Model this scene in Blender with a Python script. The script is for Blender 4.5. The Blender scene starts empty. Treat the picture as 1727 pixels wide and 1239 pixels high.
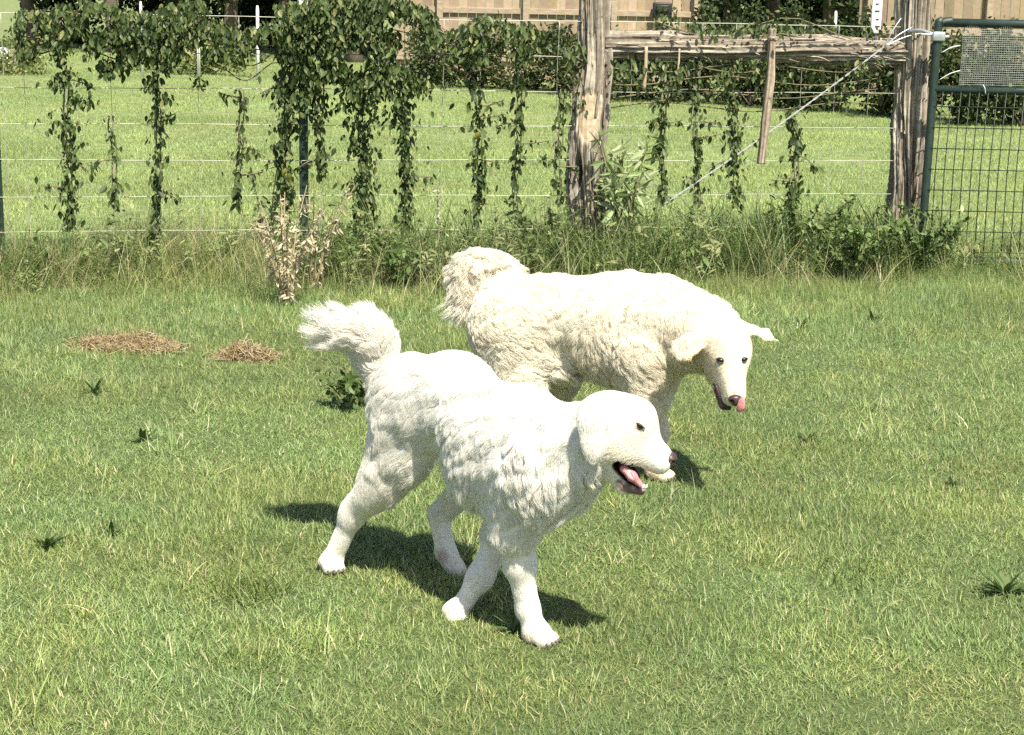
import bpy, bmesh, math, random
import numpy as np
from mathutils import Vector, Matrix, kdtree

# ------------------------------------------------------------------ camera, sky, sun, exposure
S = bpy.context.scene
FPX, CAMH = 2900.0, 1.73
PITCH, ROLL = math.atan(669.5 / FPX), 0.02
cam_d = bpy.data.cameras.new('camera')
cam = bpy.data.objects.new('camera', cam_d)
S.collection.objects.link(cam)
cam_d.sensor_width = 36.0
cam_d.lens = FPX / 1727.0 * 36.0
cam_d.clip_start, cam_d.clip_end = 0.05, 500
RM = Matrix.Rotation(math.pi / 2 - PITCH, 4, 'X') @ Matrix.Rotation(ROLL, 4, 'Z')
cam.matrix_world = Matrix.Translation((0, 0, CAMH)) @ RM
S.camera = cam

SUN_DIR = Vector((0.25, -0.62, 1.0)).normalized()      # towards the sun: behind the camera, a little right
w = bpy.data.worlds.new('World'); S.world = w; w.use_nodes = True
nt = w.node_tree
sky = nt.nodes.new('ShaderNodeTexSky'); sky.sky_type = 'NISHITA'; sky.sun_disc = False
sky.sun_elevation = math.asin(SUN_DIR.z)
sky.sun_rotation = math.atan2(SUN_DIR.x, SUN_DIR.y)
sky.air_density = 1.0; sky.dust_density = 1.5; sky.ozone_density = 1.0
bg = nt.nodes['Background']; bg.inputs[1].default_value = 0.08
nt.links.new(sky.outputs[0], bg.inputs[0])
sd = bpy.data.lights.new('sun', 'SUN'); sd.energy = 5.0; sd.angle = math.radians(0.53); sd.color = (1.0, 0.94, 0.80)
sun = bpy.data.objects.new('sun', sd); S.collection.objects.link(sun)
sun.rotation_euler = SUN_DIR.to_track_quat('Z', 'Y').to_euler()
S.view_settings.view_transform = 'Standard'; S.view_settings.look = 'None'
S.view_settings.gamma = 1.0; S.view_settings.use_curve_mapping = False
S.view_settings.exposure = 0.88
S.render.engine = 'CYCLES'
S.cycles.max_bounces = 7; S.cycles.diffuse_bounces = 6; S.cycles.transmission_bounces = 4; S.cycles.glossy_bounces = 2
S.cycles.transparent_max_bounces = 4
S.cycles.use_denoising = False
S.cycles.use_adaptive_sampling = True; S.cycles.adaptive_threshold = 0.024; S.cycles.adaptive_min_samples = 16
S.cycles.sample_clamp_indirect = 6.0

# ------------------------------------------------------------------ helpers
rng = np.random.default_rng(7)
random.seed(7)
COL = S.collection
R3 = np.array(RM.to_3x3()); CAMP = np.array([0, 0, CAMH])

def ray(px, py): return R3 @ np.array([(px - 863.5) / FPX, -(py - 619.5) / FPX, -1.0])
def at(px, py, Y):                       # the point seen at a spot of the picture, at distance Y
    d = ray(px, py); return CAMP + d * (Y / d[1])
def gnd(px, py):
    d = ray(px, py); return CAMP + d * (-CAMH / d[2])
def fenceY(x): return 9.72 + (x + 2.95) * 0.178
def atf(px, py, off=0.0):                # on the fence plane
    d = ray(px, py); t = (9.72 + 2.95 * 0.178 + off) / (d[1] - 0.178 * d[0]); return CAMP + d * t

_lat = np.random.default_rng(3).random((256, 256))
def vnoise(x, y, f=1.0, o=0):
    x = np.asarray(x, float) * f + 37.1 + o * 17.3; y = np.asarray(y, float) * f + 11.7 + o * 5.9
    xi = np.floor(x).astype(int); yi = np.floor(y).astype(int)
    u = x - xi; v = y - yi; u = u * u * (3 - 2 * u); v = v * v * (3 - 2 * v)
    g = lambda a, b: _lat[a & 255, b & 255]
    return (g(xi, yi) * (1 - u) + g(xi + 1, yi) * u) * (1 - v) + (g(xi, yi + 1) * (1 - u) + g(xi + 1, yi + 1) * u) * v
def fbm(x, y, f=1.0, o=0, n=3):
    s = 0; a = 1; t = 0
    for i in range(n): s = s + a * vnoise(x, y, f * 2 ** i, o + i); t += a; a *= .5
    return s / t
def ground_z(x, y):
    return (fbm(x, y, 1.3, 4, 2) - .5) * 0.03 + (vnoise(x, y, .25, 9) - .5) * .06 * np.clip((np.asarray(y, float) - 6) / 4, 0, 1)

def new_mesh(name, V, F, mats=None, smooth=True):
    me = bpy.data.meshes.new(name)
    V = np.asarray(V, np.float32).reshape(-1, 3)
    me.vertices.add(len(V)); me.vertices.foreach_set('co', V.ravel())
    if isinstance(F, np.ndarray):
        n, k = F.shape; tot = np.full(n, k, np.int32); flat = F.astype(np.int32).ravel()
    else:
        tot = np.array([len(f) for f in F], np.int32); flat = np.array([i for f in F for i in f], np.int32); n = len(F)
    me.loops.add(len(flat)); me.loops.foreach_set('vertex_index', flat)
    me.polygons.add(n)
    st = np.zeros(n, np.int32); st[1:] = np.cumsum(tot)[:-1]
    me.polygons.foreach_set('loop_start', st); me.polygons.foreach_set('loop_total', tot)
    me.polygons.foreach_set('use_smooth', np.full(n, smooth))
    me.update(calc_edges=True); me.validate()
    for m in (mats if isinstance(mats, (list, tuple)) else [mats] if mats else []): me.materials.append(m)
    return me
def vcol(me, C, name='col'):
    a = me.attributes.new(name, 'FLOAT_COLOR', 'POINT')
    C = np.asarray(C, np.float32)
    if C.shape[1] == 3: C = np.concatenate([C, np.ones((len(C), 1), np.float32)], 1)
    a.data.foreach_set('color', C.ravel())
def obj(name, me, parent=None, loc=None):
    o = bpy.data.objects.new(name, me); COL.objects.link(o)
    if parent is not None: o.parent = parent
    if loc is not None: o.location = loc
    return o
def tag(o, label=None, cat=None, group=None, kind=None):
    if label: o['label'] = label
    if cat: o['category'] = cat
    if group: o['group'] = group
    if kind: o['kind'] = kind
    return o
def thing(name, label, cat, loc=(0, 0, 0), group=None):
    o = bpy.data.objects.new(name, None); COL.objects.link(o); o.location = loc; o.empty_display_size = .1
    return tag(o, label, cat, group)
def part(name, me, root):                # a mesh in world coordinates, parented to a thing at root.location
    o = bpy.data.objects.new(name, me); COL.objects.link(o); o.parent = root
    p = root.location.copy(); q = root.parent
    while q is not None: p = p + q.location; q = q.parent
    o.location = -p
    return o

def frame_path(P):
    P = np.asarray(P, float); T = np.gradient(P, axis=0); T /= np.linalg.norm(T, axis=1)[:, None] + 1e-12
    up = np.array([0, 0, 1.0]) if abs(T[0, 2]) < .9 else np.array([0, 1.0, 0])
    N = np.cross(T, up); N /= np.linalg.norm(N, axis=1)[:, None] + 1e-12
    return P, T, N, np.cross(T, N)
def tube(P, r, k=8, caps=True):
    P, T, N, B = frame_path(P); n = len(P); r = np.broadcast_to(np.asarray(r, float), (n,))
    th = np.linspace(0, 2 * math.pi, k, endpoint=False)
    V = (P[:, None] + r[:, None, None] * (np.cos(th)[None, :, None] * N[:, None] + np.sin(th)[None, :, None] * B[:, None])).reshape(-1, 3)
    F = [(i * k + j, i * k + (j + 1) % k, (i + 1) * k + (j + 1) % k, (i + 1) * k + j) for i in range(n - 1) for j in range(k)]
    if caps: F += [tuple(range(k))[::-1], tuple(range((n - 1) * k, n * k))]
    return V, F
def join(parts):
    Vs = []; Fs = []; o = 0
    for V, F in parts: Vs.append(V); Fs += [tuple(i + o for i in f) for f in F]; o += len(V)
    return np.concatenate(Vs), Fs
def box(c, sx, sy, sz, bev=0.0, ax=None):
    bm = bmesh.new(); bmesh.ops.create_cube(bm, size=1.0)
    bmesh.ops.scale(bm, vec=(sx, sy, sz), verts=bm.verts)
    if bev: bmesh.ops.bevel(bm, geom=list(bm.edges), offset=bev, segments=2, affect='EDGES', profile=.6)
    V = np.array([v.co[:] for v in bm.verts]); F = [tuple(v.index for v in f.verts) for f in bm.faces]; bm.free()
    if ax is not None: V = V @ np.asarray(ax)
    return V + np.asarray(c), F
def smooth_path(P, n=24):
    P = np.asarray(P, float); t = np.linspace(0, len(P) - 1, n); out = []
    Q = np.vstack([2 * P[0] - P[1], P, 2 * P[-1] - P[-2]])
    for x in t:
        i = min(int(x), len(P) - 2); u = x - i; a, b, c, d = Q[i:i + 4]
        out.append(.5 * ((2 * b) + (c - a) * u + (2 * a - 5 * b + 4 * c - d) * u * u + (3 * b - a - 3 * c + d) * u ** 3))
    return np.array(out)

# ------------------------------------------------------------------ materials
def mat(name, c1, c2=None, scale=20, rough=.7, bump=0, stretch=(1, 1, 1), detail=5, metal=0, spec=.4, c3=None, lo=.35, hi=.65):
    m = bpy.data.materials.new(name); m.use_nodes = True; t = m.node_tree; b = t.nodes['Principled BSDF']
    b.inputs['Roughness'].default_value = rough; b.inputs['Metallic'].default_value = metal
    b.inputs['Specular IOR Level'].default_value = spec
    b.inputs['Base Color'].default_value = (*c1, 1)
    if c2 is not None:
        tc = t.nodes.new('ShaderNodeTexCoord'); mp = t.nodes.new('ShaderNodeMapping'); mp.inputs['Scale'].default_value = stretch
        nz = t.nodes.new('ShaderNodeTexNoise'); nz.inputs['Scale'].default_value = scale; nz.inputs['Detail'].default_value = detail
        cr = t.nodes.new('ShaderNodeValToRGB'); cr.color_ramp.elements[0].position = lo; cr.color_ramp.elements[1].position = hi
        cr.color_ramp.elements[0].color = (*c1, 1); cr.color_ramp.elements[1].color = (*c2, 1)
        if c3 is not None:
            e = cr.color_ramp.elements.new((lo + hi) / 2); e.color = (*c3, 1)
        t.links.new(tc.outputs['Object'], mp.inputs[0]); t.links.new(mp.outputs[0], nz.inputs['Vector'])
        t.links.new(nz.outputs[0], cr.inputs[0]); t.links.new(cr.outputs[0], b.inputs['Base Color'])
        if bump:
            bp = t.nodes.new('ShaderNodeBump'); bp.inputs['Strength'].default_value = bump; bp.inputs['Distance'].default_value = .01
            t.links.new(nz.outputs[0], bp.inputs['Height']); t.links.new(bp.outputs[0], b.inputs['Normal'])
    return m
def attr_mat(name, rough=.6, spec=.3, transl=0.0, gloss=0.0, tint=False, attr='col', noise=0.0, nscale=60):
    """colour read from the mesh attribute; optional translucency for thin leaves"""
    m = bpy.data.materials.new(name); m.use_nodes = True; t = m.node_tree; b = t.nodes['Principled BSDF']; out = t.nodes['Material Output']
    a = t.nodes.new('ShaderNodeAttribute'); a.attribute_name = attr
    c = a.outputs['Color']
    if noise:
        tc = t.nodes.new('ShaderNodeTexCoord'); nz = t.nodes.new('ShaderNodeTexNoise'); nz.inputs['Scale'].default_value = nscale
        t.links.new(tc.outputs['Object'], nz.inputs['Vector'])
        mr = t.nodes.new('ShaderNodeMapRange'); mr.inputs[1].default_value = .3; mr.inputs[2].default_value = .7
        mr.inputs[3].default_value = 1 - noise; mr.inputs[4].default_value = 1 + noise
        mx = t.nodes.new('ShaderNodeVectorMath'); mx.operation = 'SCALE'
        t.links.new(nz.outputs[0], mr.inputs[0]); t.links.new(c, mx.inputs[0]); t.links.new(mr.outputs[0], mx.inputs['Scale']); c = mx.outputs[0]
    if tint:
        ti = t.nodes.new('ShaderNodeAttribute'); ti.attribute_type = 'INSTANCER'; ti.attribute_name = 'tint'
        mx = t.nodes.new('ShaderNodeVectorMath'); mx.operation = 'MULTIPLY'
        t.links.new(c, mx.inputs[0]); t.links.new(ti.outputs['Vector'], mx.inputs[1]); c = mx.outputs[0]
    b.inputs['Roughness'].default_value = rough; b.inputs['Specular IOR Level'].default_value = spec
    t.links.new(c, b.inputs['Base Color'])
    if transl:
        tr = t.nodes.new('ShaderNodeBsdfTranslucent'); mix = t.nodes.new('ShaderNodeMixShader'); mix.inputs[0].default_value = transl
        t.links.new(c, tr.inputs[0]); t.links.new(b.outputs[0], mix.inputs[1]); t.links.new(tr.outputs[0], mix.inputs[2])
        t.links.new(mix.outputs[0], out.inputs[0])
    return m

M_grass = attr_mat('grass_blade', rough=.45, spec=.35, transl=.3, tint=True)
M_leaf = attr_mat('leaf', rough=.5, spec=.35, transl=.25)
M_dry = attr_mat('dry_leaf', rough=.8, spec=.2, transl=.25)
M_soil = mat('turf_soil', (.055, .08, .022), (.10, .13, .042), 40, .95, .3, c3=(.075, .10, .032))
M_field = mat('field_soil', (.13, .17, .055), (.22, .25, .10), 6, .95, .3, c3=(.17, .21, .075))
M_wire = mat('galvanised_wire', (.50, .50, .42), (.36, .36, .30), 9, .5, metal=.35)
M_tpost = mat('green_steel', (.010, .026, .017), (.018, .038, .026), 25, .45, spec=.5)
M_gate = mat('gate_paint', (.014, .031, .024), (.026, .046, .036), 18, .5, spec=.5)
M_meshwire = mat('dark_mesh_wire', (.02, .03, .024), (.035, .045, .036), 30, .5)
M_white = mat('white_plastic', (.8, .8, .78), (.7, .7, .66), 12, .45)
M_galv = mat('galvanised_bracket', (.6, .62, .64), (.45, .47, .48), 40, .35, metal=.6)
M_cloth = mat('hardware_cloth', (.42, .44, .42), (.3, .32, .3), 60, .5, metal=.3)
M_black = mat('black_plastic', (.015, .015, .016), (.03, .03, .03), 30, .5)

# ------------------------------------------------------------------ the ground
def grid_sheet(name, xs, ys, zf, m, **k):
    X, Y = np.meshgrid(xs, ys); V = np.stack([X, Y, zf(X, Y)], -1).reshape(-1, 3)
    nx = len(xs); i = np.arange(len(ys) - 1)[:, None] * nx + np.arange(nx - 1)[None]
    F = np.stack([i, i + 1, i + nx + 1, i + nx], -1).reshape(-1, 4)
    return obj(name, new_mesh(name, V, F, m))
o = grid_sheet('lawn', np.concatenate([[-60, -30, -15], np.linspace(-8, 8, 200), [15, 30, 60]]),
               np.concatenate([[-30, -10], np.linspace(0, 10.3, 150)]), ground_z, M_soil)
tag(o, 'mown grass lawn the two dogs walk on', kind='structure')
o = grid_sheet('pasture', np.concatenate([[-300, -120, -60], np.linspace(-20, 20, 90), [60, 120, 300]]),
               np.concatenate([np.linspace(10.3, 44, 90), [80, 160, 400]]), ground_z, M_field)
tag(o, 'pale green pasture beyond the wire fence', kind='structure')

# ------------------------------------------------------------------ grass: clumps placed on points
def blade_patch(name, n, rad, h0, h1, w0, w1, lean, cols, colp, seg=3, curl=.6, m=None, seed=0, upright=0.0):
    r = np.random.default_rng(seed)
    a = r.random(n) * 2 * math.pi; d = rad * np.sqrt(r.random(n)); bx, by = d * np.cos(a), d * np.sin(a)
    L = h0 + (h1 - h0) * r.random(n) ** 1.5; W = w0 + (w1 - w0) * r.random(n)
    az = r.random(n) * 2 * math.pi; ln = lean * (r.random(n) ** .8) * (1 - upright) + .05; cv = curl * r.random(n)
    fz = az + math.pi / 2 + r.normal(0, .5, n)
    V = np.zeros((n, 2 * seg + 1, 3))
    px, py, pz = bx.copy(), by.copy(), np.full(n, -.006)
    for s in range(seg + 1):
        t = s / seg; ang = ln + cv * t * 1.6
        if s:
            st = L / seg; px += np.sin(ang) * np.cos(az) * st; py += np.sin(ang) * np.sin(az) * st; pz += np.cos(ang) * st
        ww = W * (1 - t ** 1.6) * .5
        if s < seg:
            V[:, 2 * s] = np.stack([px - np.cos(fz) * ww, py - np.sin(fz) * ww, pz], -1)
            V[:, 2 * s + 1] = np.stack([px + np.cos(fz) * ww, py + np.sin(fz) * ww, pz], -1)
        else: V[:, 2 * s] = np.stack([px, py, pz], -1)
    F = []
    base = np.arange(n) * (2 * seg + 1)
    for s in range(seg - 1): F += [tuple(x) for x in np.stack([base + 2 * s, base + 2 * s + 1, base + 2 * s + 3, base + 2 * s + 2], -1)]
    F += [tuple(x) for x in np.stack([base + 2 * seg - 2, base + 2 * seg - 1, base + 2 * seg], -1)]
    me = new_mesh(name, V.reshape(-1, 3), F, m or M_grass)
    ci = r.choice(len(cols), n, p=colp); C = np.array(cols)[ci] * (1 + r.normal(0, .14, (n, 1))); C = np.clip(C, .004, .9)
    vcol(me, np.repeat(C, 2 * seg + 1, 0))
    return me
def source_collection(name, meshes):
    c = bpy.data.collections.new(name)
    for i, me in enumerate(meshes):
        c.objects.link(bpy.data.objects.new('%s_%02d' % (name, i), me))
    return c, len(meshes)
def scatter(name, src, P, scl, tint, tilt=.12, zs=None):
    c, n = src; N = len(P)
    me = bpy.data.meshes.new(name); me.vertices.add(N); me.vertices.foreach_set('co', np.asarray(P, np.float32).ravel())
    rot = np.stack([rng.normal(0, tilt, N), rng.normal(0, tilt, N), rng.random(N) * 2 * math.pi], -1)
    S3 = np.stack([scl, scl, scl * (zs if zs is not None else 1)], -1)
    for nm, arr in (('rot', rot), ('scl', S3), ('tint', tint)):
        at_ = me.attributes.new(nm, 'FLOAT_VECTOR', 'POINT'); at_.data.foreach_set('vector', np.asarray(arr, np.float32).ravel())
    ai = me.attributes.new('idx', 'INT', 'POINT'); ai.data.foreach_set('value', rng.integers(0, n, N).astype(np.int32))
    g = bpy.data.node_groups.new(name + '_nodes', 'GeometryNodeTree')
    g.interface.new_socket('Geometry', in_out='INPUT', socket_type='NodeSocketGeometry')
    g.interface.new_socket('Geometry', in_out='OUTPUT', socket_type='NodeSocketGeometry')
    gi = g.nodes.new('NodeGroupInput'); go = g.nodes.new('NodeGroupOutput'); ip = g.nodes.new('GeometryNodeInstanceOnPoints')
    ci = g.nodes.new('GeometryNodeCollectionInfo'); ci.inputs['Collection'].default_value = c
    ci.inputs['Separate Children'].default_value = True; ci.inputs['Reset Children'].default_value = True
    ip.inputs['Pick Instance'].default_value = True
    def na(nm, ty):
        x = g.nodes.new('GeometryNodeInputNamedAttribute'); x.data_type = ty; x.inputs['Name'].default_value = nm; return x.outputs['Attribute']
    e2r = g.nodes.new('FunctionNodeEulerToRotation')
    g.links.new(gi.outputs[0], ip.inputs['Points']); g.links.new(ci.outputs[0], ip.inputs['Instance'])
    g.links.new(na('idx', 'INT'), ip.inputs['Instance Index']); g.links.new(na('rot', 'FLOAT_VECTOR'), e2r.inputs[0])
    g.links.new(e2r.outputs[0], ip.inputs['Rotation']); g.links.new(na('scl', 'FLOAT_VECTOR'), ip.inputs['Scale'])
    g.links.new(ip.outputs[0], go.inputs[0])
    ob = obj(name, me); md = ob.modifiers.new('scatter', 'NODES'); md.node_group = g
    return ob

G_cols = [(.19, .275, .080), (.145, .225, .060), (.26, .325, .115), (.42, .41, .21), (.095, .16, .042)]
lawn_src = source_collection('lawn_patch', [blade_patch('lawn_patch', 330, .15, .016, .046, .0015, .0031, .95, G_cols, [.40, .28, .17, .06, .09], seed=i) for i in range(12)])
def area_points(y0, y1, dens, mx=1.2, k=.315):
    out = []; y = y0
    while y < y1:
        dy = .25; hw = k * (y + dy) + mx; n = rng.poisson(2 * hw * dy * dens(y))
        out.append(np.stack([(rng.random(n) * 2 - 1) * hw, y + rng.random(n) * dy], -1)); y += dy
    return np.concatenate(out)
def lift(P2, dz=0.0): return np.concatenate([P2, (ground_z(P2[:, 0], P2[:, 1]) + dz)[:, None]], 1)
def lawn_tint(P2):
    a = fbm(P2[:, 0], P2[:, 1], 1.7, 21); b = fbm(P2[:, 0], P2[:, 1], 4.5, 31)
    c_ = fbm(P2[:, 0], P2[:, 1], 7.0, 41); v = .84 + .66 * a + .30 * (c_ - .5) + rng.normal(0, .07, len(P2))
    y = np.clip((b - .42) * 3.0, -.3, .8)
    return np.stack([v * (1.14 + .25 * y), v * (1.09 + .06 * y), v * (1.30 - .05 * y)], -1)
def grid_points(y0, y1, step, mx=1.2, k=.315):
    ys = np.arange(y0, y1, step); out = []
    for y in ys:
        hw = k * y + mx; xs = np.arange(-hw, hw, step); out.append(np.stack([xs + rng.uniform(-.5, .5, len(xs)) * step, y + rng.uniform(-.5, .5, len(xs)) * step], -1))
    return np.concatenate(out)
P2 = np.concatenate([grid_points(3.0, 6.6, .094), grid_points(6.6, 10.6, .115)])
hmap = (.35 + 1.25 * fbm(P2[:, 0], P2[:, 1], 2.6, 51) ** 1.3) * (1 + 1.3 * np.clip((P2[:, 1] + .6 * (fbm(P2[:, 0], P2[:, 1], 1.1, 8) - .5) - 7.6) / 1.8, 0, 1))
tag(scatter('grass', lawn_src, lift(P2), rng.uniform(.8, 1.25, len(P2)), lawn_tint(P2), zs=hmap, tilt=.025), 'short green lawn grass around the two dogs', 'grass', kind='stuff')
# taller tufts and stray long blades through the lawn
tuft_src = source_collection('tuft_patch', [blade_patch('tuft_patch', 34, .045, .05, .14, .0022, .0048, .75, G_cols, [.36, .2, .24, .14, .06], seg=4, curl=.9, seed=50 + i) for i in range(8)])
P2 = area_points(3.0, 10.4, lambda y: 20)
keep = fbm(P2[:, 0], P2[:, 1], 2.2, 61) > .46
P2 = P2[keep]
tag(scatter('tall_grass', tuft_src, lift(P2), rng.uniform(.5, 1.05, len(P2)), lawn_tint(P2) * 1.05, zs=None), 'longer grass tufts scattered through the lawn', 'grass', kind='stuff')
stem_src = source_collection('stem_patch', [blade_patch('stem_patch', 3, .05, .08, .2, .002, .0035, 1.2, [(.42, .42, .2), (.3, .36, .13), (.5, .46, .26)], [.4, .4, .2], seg=4, curl=1.1, seed=80 + i) for i in range(8)])
P2 = area_points(3.0, 10.0, lambda y: 8)
tag(scatter('straw_grass', stem_src, lift(P2), rng.uniform(.6, 1.2, len(P2)), np.ones((len(P2), 3))), 'pale stray grass stems lying in the lawn', 'grass', kind='stuff')

# field grass beyond the fence
F_cols = [(.27, .345, .125), (.22, .30, .095), (.33, .38, .155), (.42, .43, .21), (.15, .21, .065)]
field_src = source_collection('field_patch', [blade_patch('field_patch', 300, .32, .02, .055, .002, .0042, .9, F_cols, [.40, .28, .20, .05, .07], seg=2, seed=120 + i) for i in range(8)])
P2 = area_points(10.4, 40, lambda y: 22 if y < 16 else 12 if y < 24 else 7, mx=2.5)
tt = lawn_tint(P2); bb = fbm(P2[:, 0] * .35, P2[:, 1], 1.1, 71); tt *= (.75 + .5 * bb)[:, None] * np.array([.86, .93, .80])
tag(scatter('pasture_grass', field_src, lift(P2), rng.uniform(.9, 1.5, len(P2)), tt, tilt=.015), 'pale sunlit pasture grass beyond the wire fence', 'grass', kind='stuff')

# unmown strip along the foot of the fence: a matted layer, taller stalks, and rank dark grass round the cedar posts
W_cols = [(.15, .205, .06), (.21, .255, .09), (.10, .14, .038), (.38, .35, .17), (.26, .22, .11)]
weed_src = source_collection('weed_patch', [blade_patch('weed_patch', 60, .11, .07, .26, .002, .0046, .8, W_cols, [.34, .27, .17, .14, .08], seg=5, curl=.9, seed=150 + i) for i in range(10)])
stalk_src = source_collection('stalk_patch', [blade_patch('stalk_patch', 9, .10, .22, .52, .0018, .0036, .45, [(.32, .34, .15), (.46, .43, .23), (.20, .26, .08), (.5, .44, .27)], [.35, .25, .25, .15], seg=5, curl=.7, seed=180 + i) for i in range(8)])
rank_src = source_collection('rank_patch', [blade_patch('rank_patch', 50, .12, .12, .40, .003, .007, .7, [(.10, .16, .042), (.14, .21, .06), (.07, .11, .028), (.2, .26, .09)], [.36, .3, .2, .14], seg=5, curl=1.0, seed=210 + i) for i in range(8)])
def strip(n, lo, mode, hi, front):
    x = rng.uniform(-4.8, 4.9, n); y = fenceY(x) + rng.triangular(lo, mode, hi, n)
    y += (fbm(x, x * 0, 1.9, 7) - .5) * front * 1.6; k = (x < 2.7) | (rng.random(n) < .18); return np.stack([x[k], y[k]], -1)
P2 = strip(3000, -1.6, -.25, .5, .9)
hs = (.40 + .85 * fbm(P2[:, 0], P2[:, 1], 2.2, 5)) * np.clip((P2[:, 1] - (fenceY(P2[:, 0]) - 1.6)) / 1.35, .28, 1)
b = fbm(P2[:, 0], P2[:, 1], 2.0, 91); tw = np.stack([.80 + .5 * b, .85 + .4 * b, .85 + .3 * b], -1)
tag(scatter('fence_weeds', weed_src, lift(P2), hs * 1.25, tw * 1.18, tilt=.28), 'unmown matted grass along the foot of the wire fence', 'weeds', kind='stuff')
P2 = strip(1300, -1.3, -.1, .4, .8)
tag(scatter('fence_stalks', stalk_src, lift(P2), rng.uniform(.5, 1.2, len(P2)), np.ones((len(P2), 3)), tilt=.25), 'thin pale grass stalks along the foot of the wire fence', 'weeds', kind='stuff')
P2 = strip(1700, -.8, -.1, .35, .3)
wgt = np.exp(-((P2[:, 0] - 1.75) / .75) ** 2) + .8 * np.exp(-((P2[:, 0] - .5) / .35) ** 2) + .3 * np.exp(-((P2[:, 0] + .6) / .6) ** 2) + .06
P2 = P2[rng.random(len(P2)) < wgt]
tag(scatter('fence_rank_grass', rank_src, lift(P2), rng.uniform(.7, 1.55, len(P2)), np.stack([rng.uniform(.8, 1.2, len(P2))] * 3, -1), tilt=.2), 'rank dark green grass around the cedar posts', 'weeds', kind='stuff')
# young leafy shoots mixed into the strip
def shoot_patch(name, seed, n=7):
    r = np.random.default_rng(seed); Vs = []; Fs = []; Cs = []; o = 0
    cols = np.array([(.20, .28, .09), (.15, .22, .06), (.28, .34, .13), (.34, .36, .16), (.11, .16, .045)])
    t = np.array([0, .3, .65, 1.0]); wd = np.array([.15, 1, .7, 0])
    for _ in range(n):
        b = np.array([r.normal(0, .07), r.normal(0, .07), 0]); a = r.random() * 6.28; h = r.uniform(.14, .38); ln = r.uniform(.05, .4)
        top = b + np.array([math.cos(a) * ln * h, math.sin(a) * ln * h, h]); cc = cols[r.integers(0, 5)]
        for k in range(r.integers(9, 16)):
            q = b + (top - b) * (.15 + .85 * r.random()); u = r.random() * 6.28; el = r.uniform(-.2, .8); L = r.uniform(.03, .085); W = L * r.uniform(.09, .2)
            d = np.array([math.cos(u) * math.cos(el), math.sin(u) * math.cos(el), math.sin(el)]); sd_ = np.cross(d, (0, 0, 1.0)); sd_ /= np.linalg.norm(sd_)
            P = [q + d * L * x + np.array([0, 0, -.35 * L * x * x]) for x in t]
            Vs.append(np.array([p_ - sd_ * W * w_ for p_, w_ in zip(P, wd)] + [p_ + sd_ * W * w_ for p_, w_ in zip(P, wd)])); Fs += [(o + i, o + i + 1, o + 5 + i, o + 4 + i) for i in range(3)]; o += 8
            Cs.append(np.tile(cc * r.uniform(.8, 1.25), (8, 1)))
        sw = np.array([.0016, 0, 0]); Vs.append(np.array([b - sw, b + sw, top + sw * .4, top - sw * .4])); Fs.append((o, o + 1, o + 2, o + 3)); o += 4; Cs.append(np.tile(cc, (4, 1)))
    me = new_mesh(name, np.concatenate(Vs), Fs, M_grass); vcol(me, np.clip(np.concatenate(Cs), 0, .9)); return me
shoot_src = source_collection('shoot_patch', [shoot_patch('shoot_patch', 240 + i) for i in range(8)])
P2 = strip(1150, -1.0, -.1, .35, .5)
wgt = .9 * np.exp(-((P2[:, 0] - 1.8) / .9) ** 2) + .8 * np.exp(-((P2[:, 0] - .2) / .6) ** 2) + .55 * np.exp(-((P2[:, 0] + .8) / .7) ** 2) + .22
P2 = P2[rng.random(len(P2)) < wgt * .34]
tag(scatter('fence_shoots', shoot_src, lift(P2), rng.uniform(.5, 1.2, len(P2)), np.stack([rng.uniform(.65, 1.05, len(P2))] * 3, -1), tilt=.2), 'mixed leafy weed shoots along the foot of the wire fence', 'weeds', kind='stuff')

# ------------------------------------------------------------------ far timber fences, trees and brush behind the pasture
M_board = attr_mat('cedar_board', rough=.8, spec=.2, noise=.10, nscale=14)
M_rail = mat('fence_rail', (.42, .34, .24), (.30, .23, .16), 8, .8, stretch=(1, 6, 6))
def timber_fence(x0px, x1px, Y, label, rails, posts_px, ztop, proud, tone):
    a, b = at(x0px, 60, Y), at(x1px, 60, Y); a[2] = b[2] = 0
    root = thing('timber_fence', label, 'fence', tuple((a + b) / 2))
    n = max(2, int(round(np.linalg.norm(b - a) / .142))); d = (b - a) / np.linalg.norm(b - a); nrm = np.array([d[1], -d[0], 0])
    ax = np.array([d, nrm, [0, 0, 1]])
    for i in range(n):
        c = a + d * (.142 * (i + .5)); hh = ztop + rng.normal(0, .008)
        V, F = box(c + np.array([0, 0, hh / 2]) + nrm * rng.normal(0, .003), .1335 + rng.normal(0, .002), .018, hh, .004, ax)
        me = new_mesh('board', V, F, M_board, False)
        t = np.array(tone) * (1 + rng.normal(0, .13)) * np.array([1, 1 + rng.normal(0, .03), 1 + rng.normal(0, .06)])
        vcol(me, np.tile(np.clip(t, .05, .8), (len(V), 1))); part('board', me, root)
    for z in rails:
        V, F = box((a + b) / 2 + np.array([0, 0, z]) + nrm * .035, np.linalg.norm(b - a), .045, .09, .006, ax)
        part('rail', new_mesh('rail', V, F, M_rail, False), root)
    for px in posts_px:
        c = at(px, 60, Y); t = (c - a) @ d; c = a + d * t
        V, F = box(c + nrm * .105 + np.array([0, 0, ztop / 2]), .095, .095, ztop, .008, ax)
        part('post', new_mesh('post', V, F, M_rail, False), root)
    return root
timber_fence(668, 1180, 28.0, 'cedar board fence left of the dark gap, with a black box on it', (.35, 1.10, 1.72), (742, 886, 1034, 1172), 1.85, 1, (.36, .27, .19))
timber_fence(1446, 1800, 26.5, 'cedar board fence behind the green metal gate', (.35, .95, 1.72), (1462, 1662), 1.85, 1, (.30, .23, .155))
c = at(1117, 17, 27.85)
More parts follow.
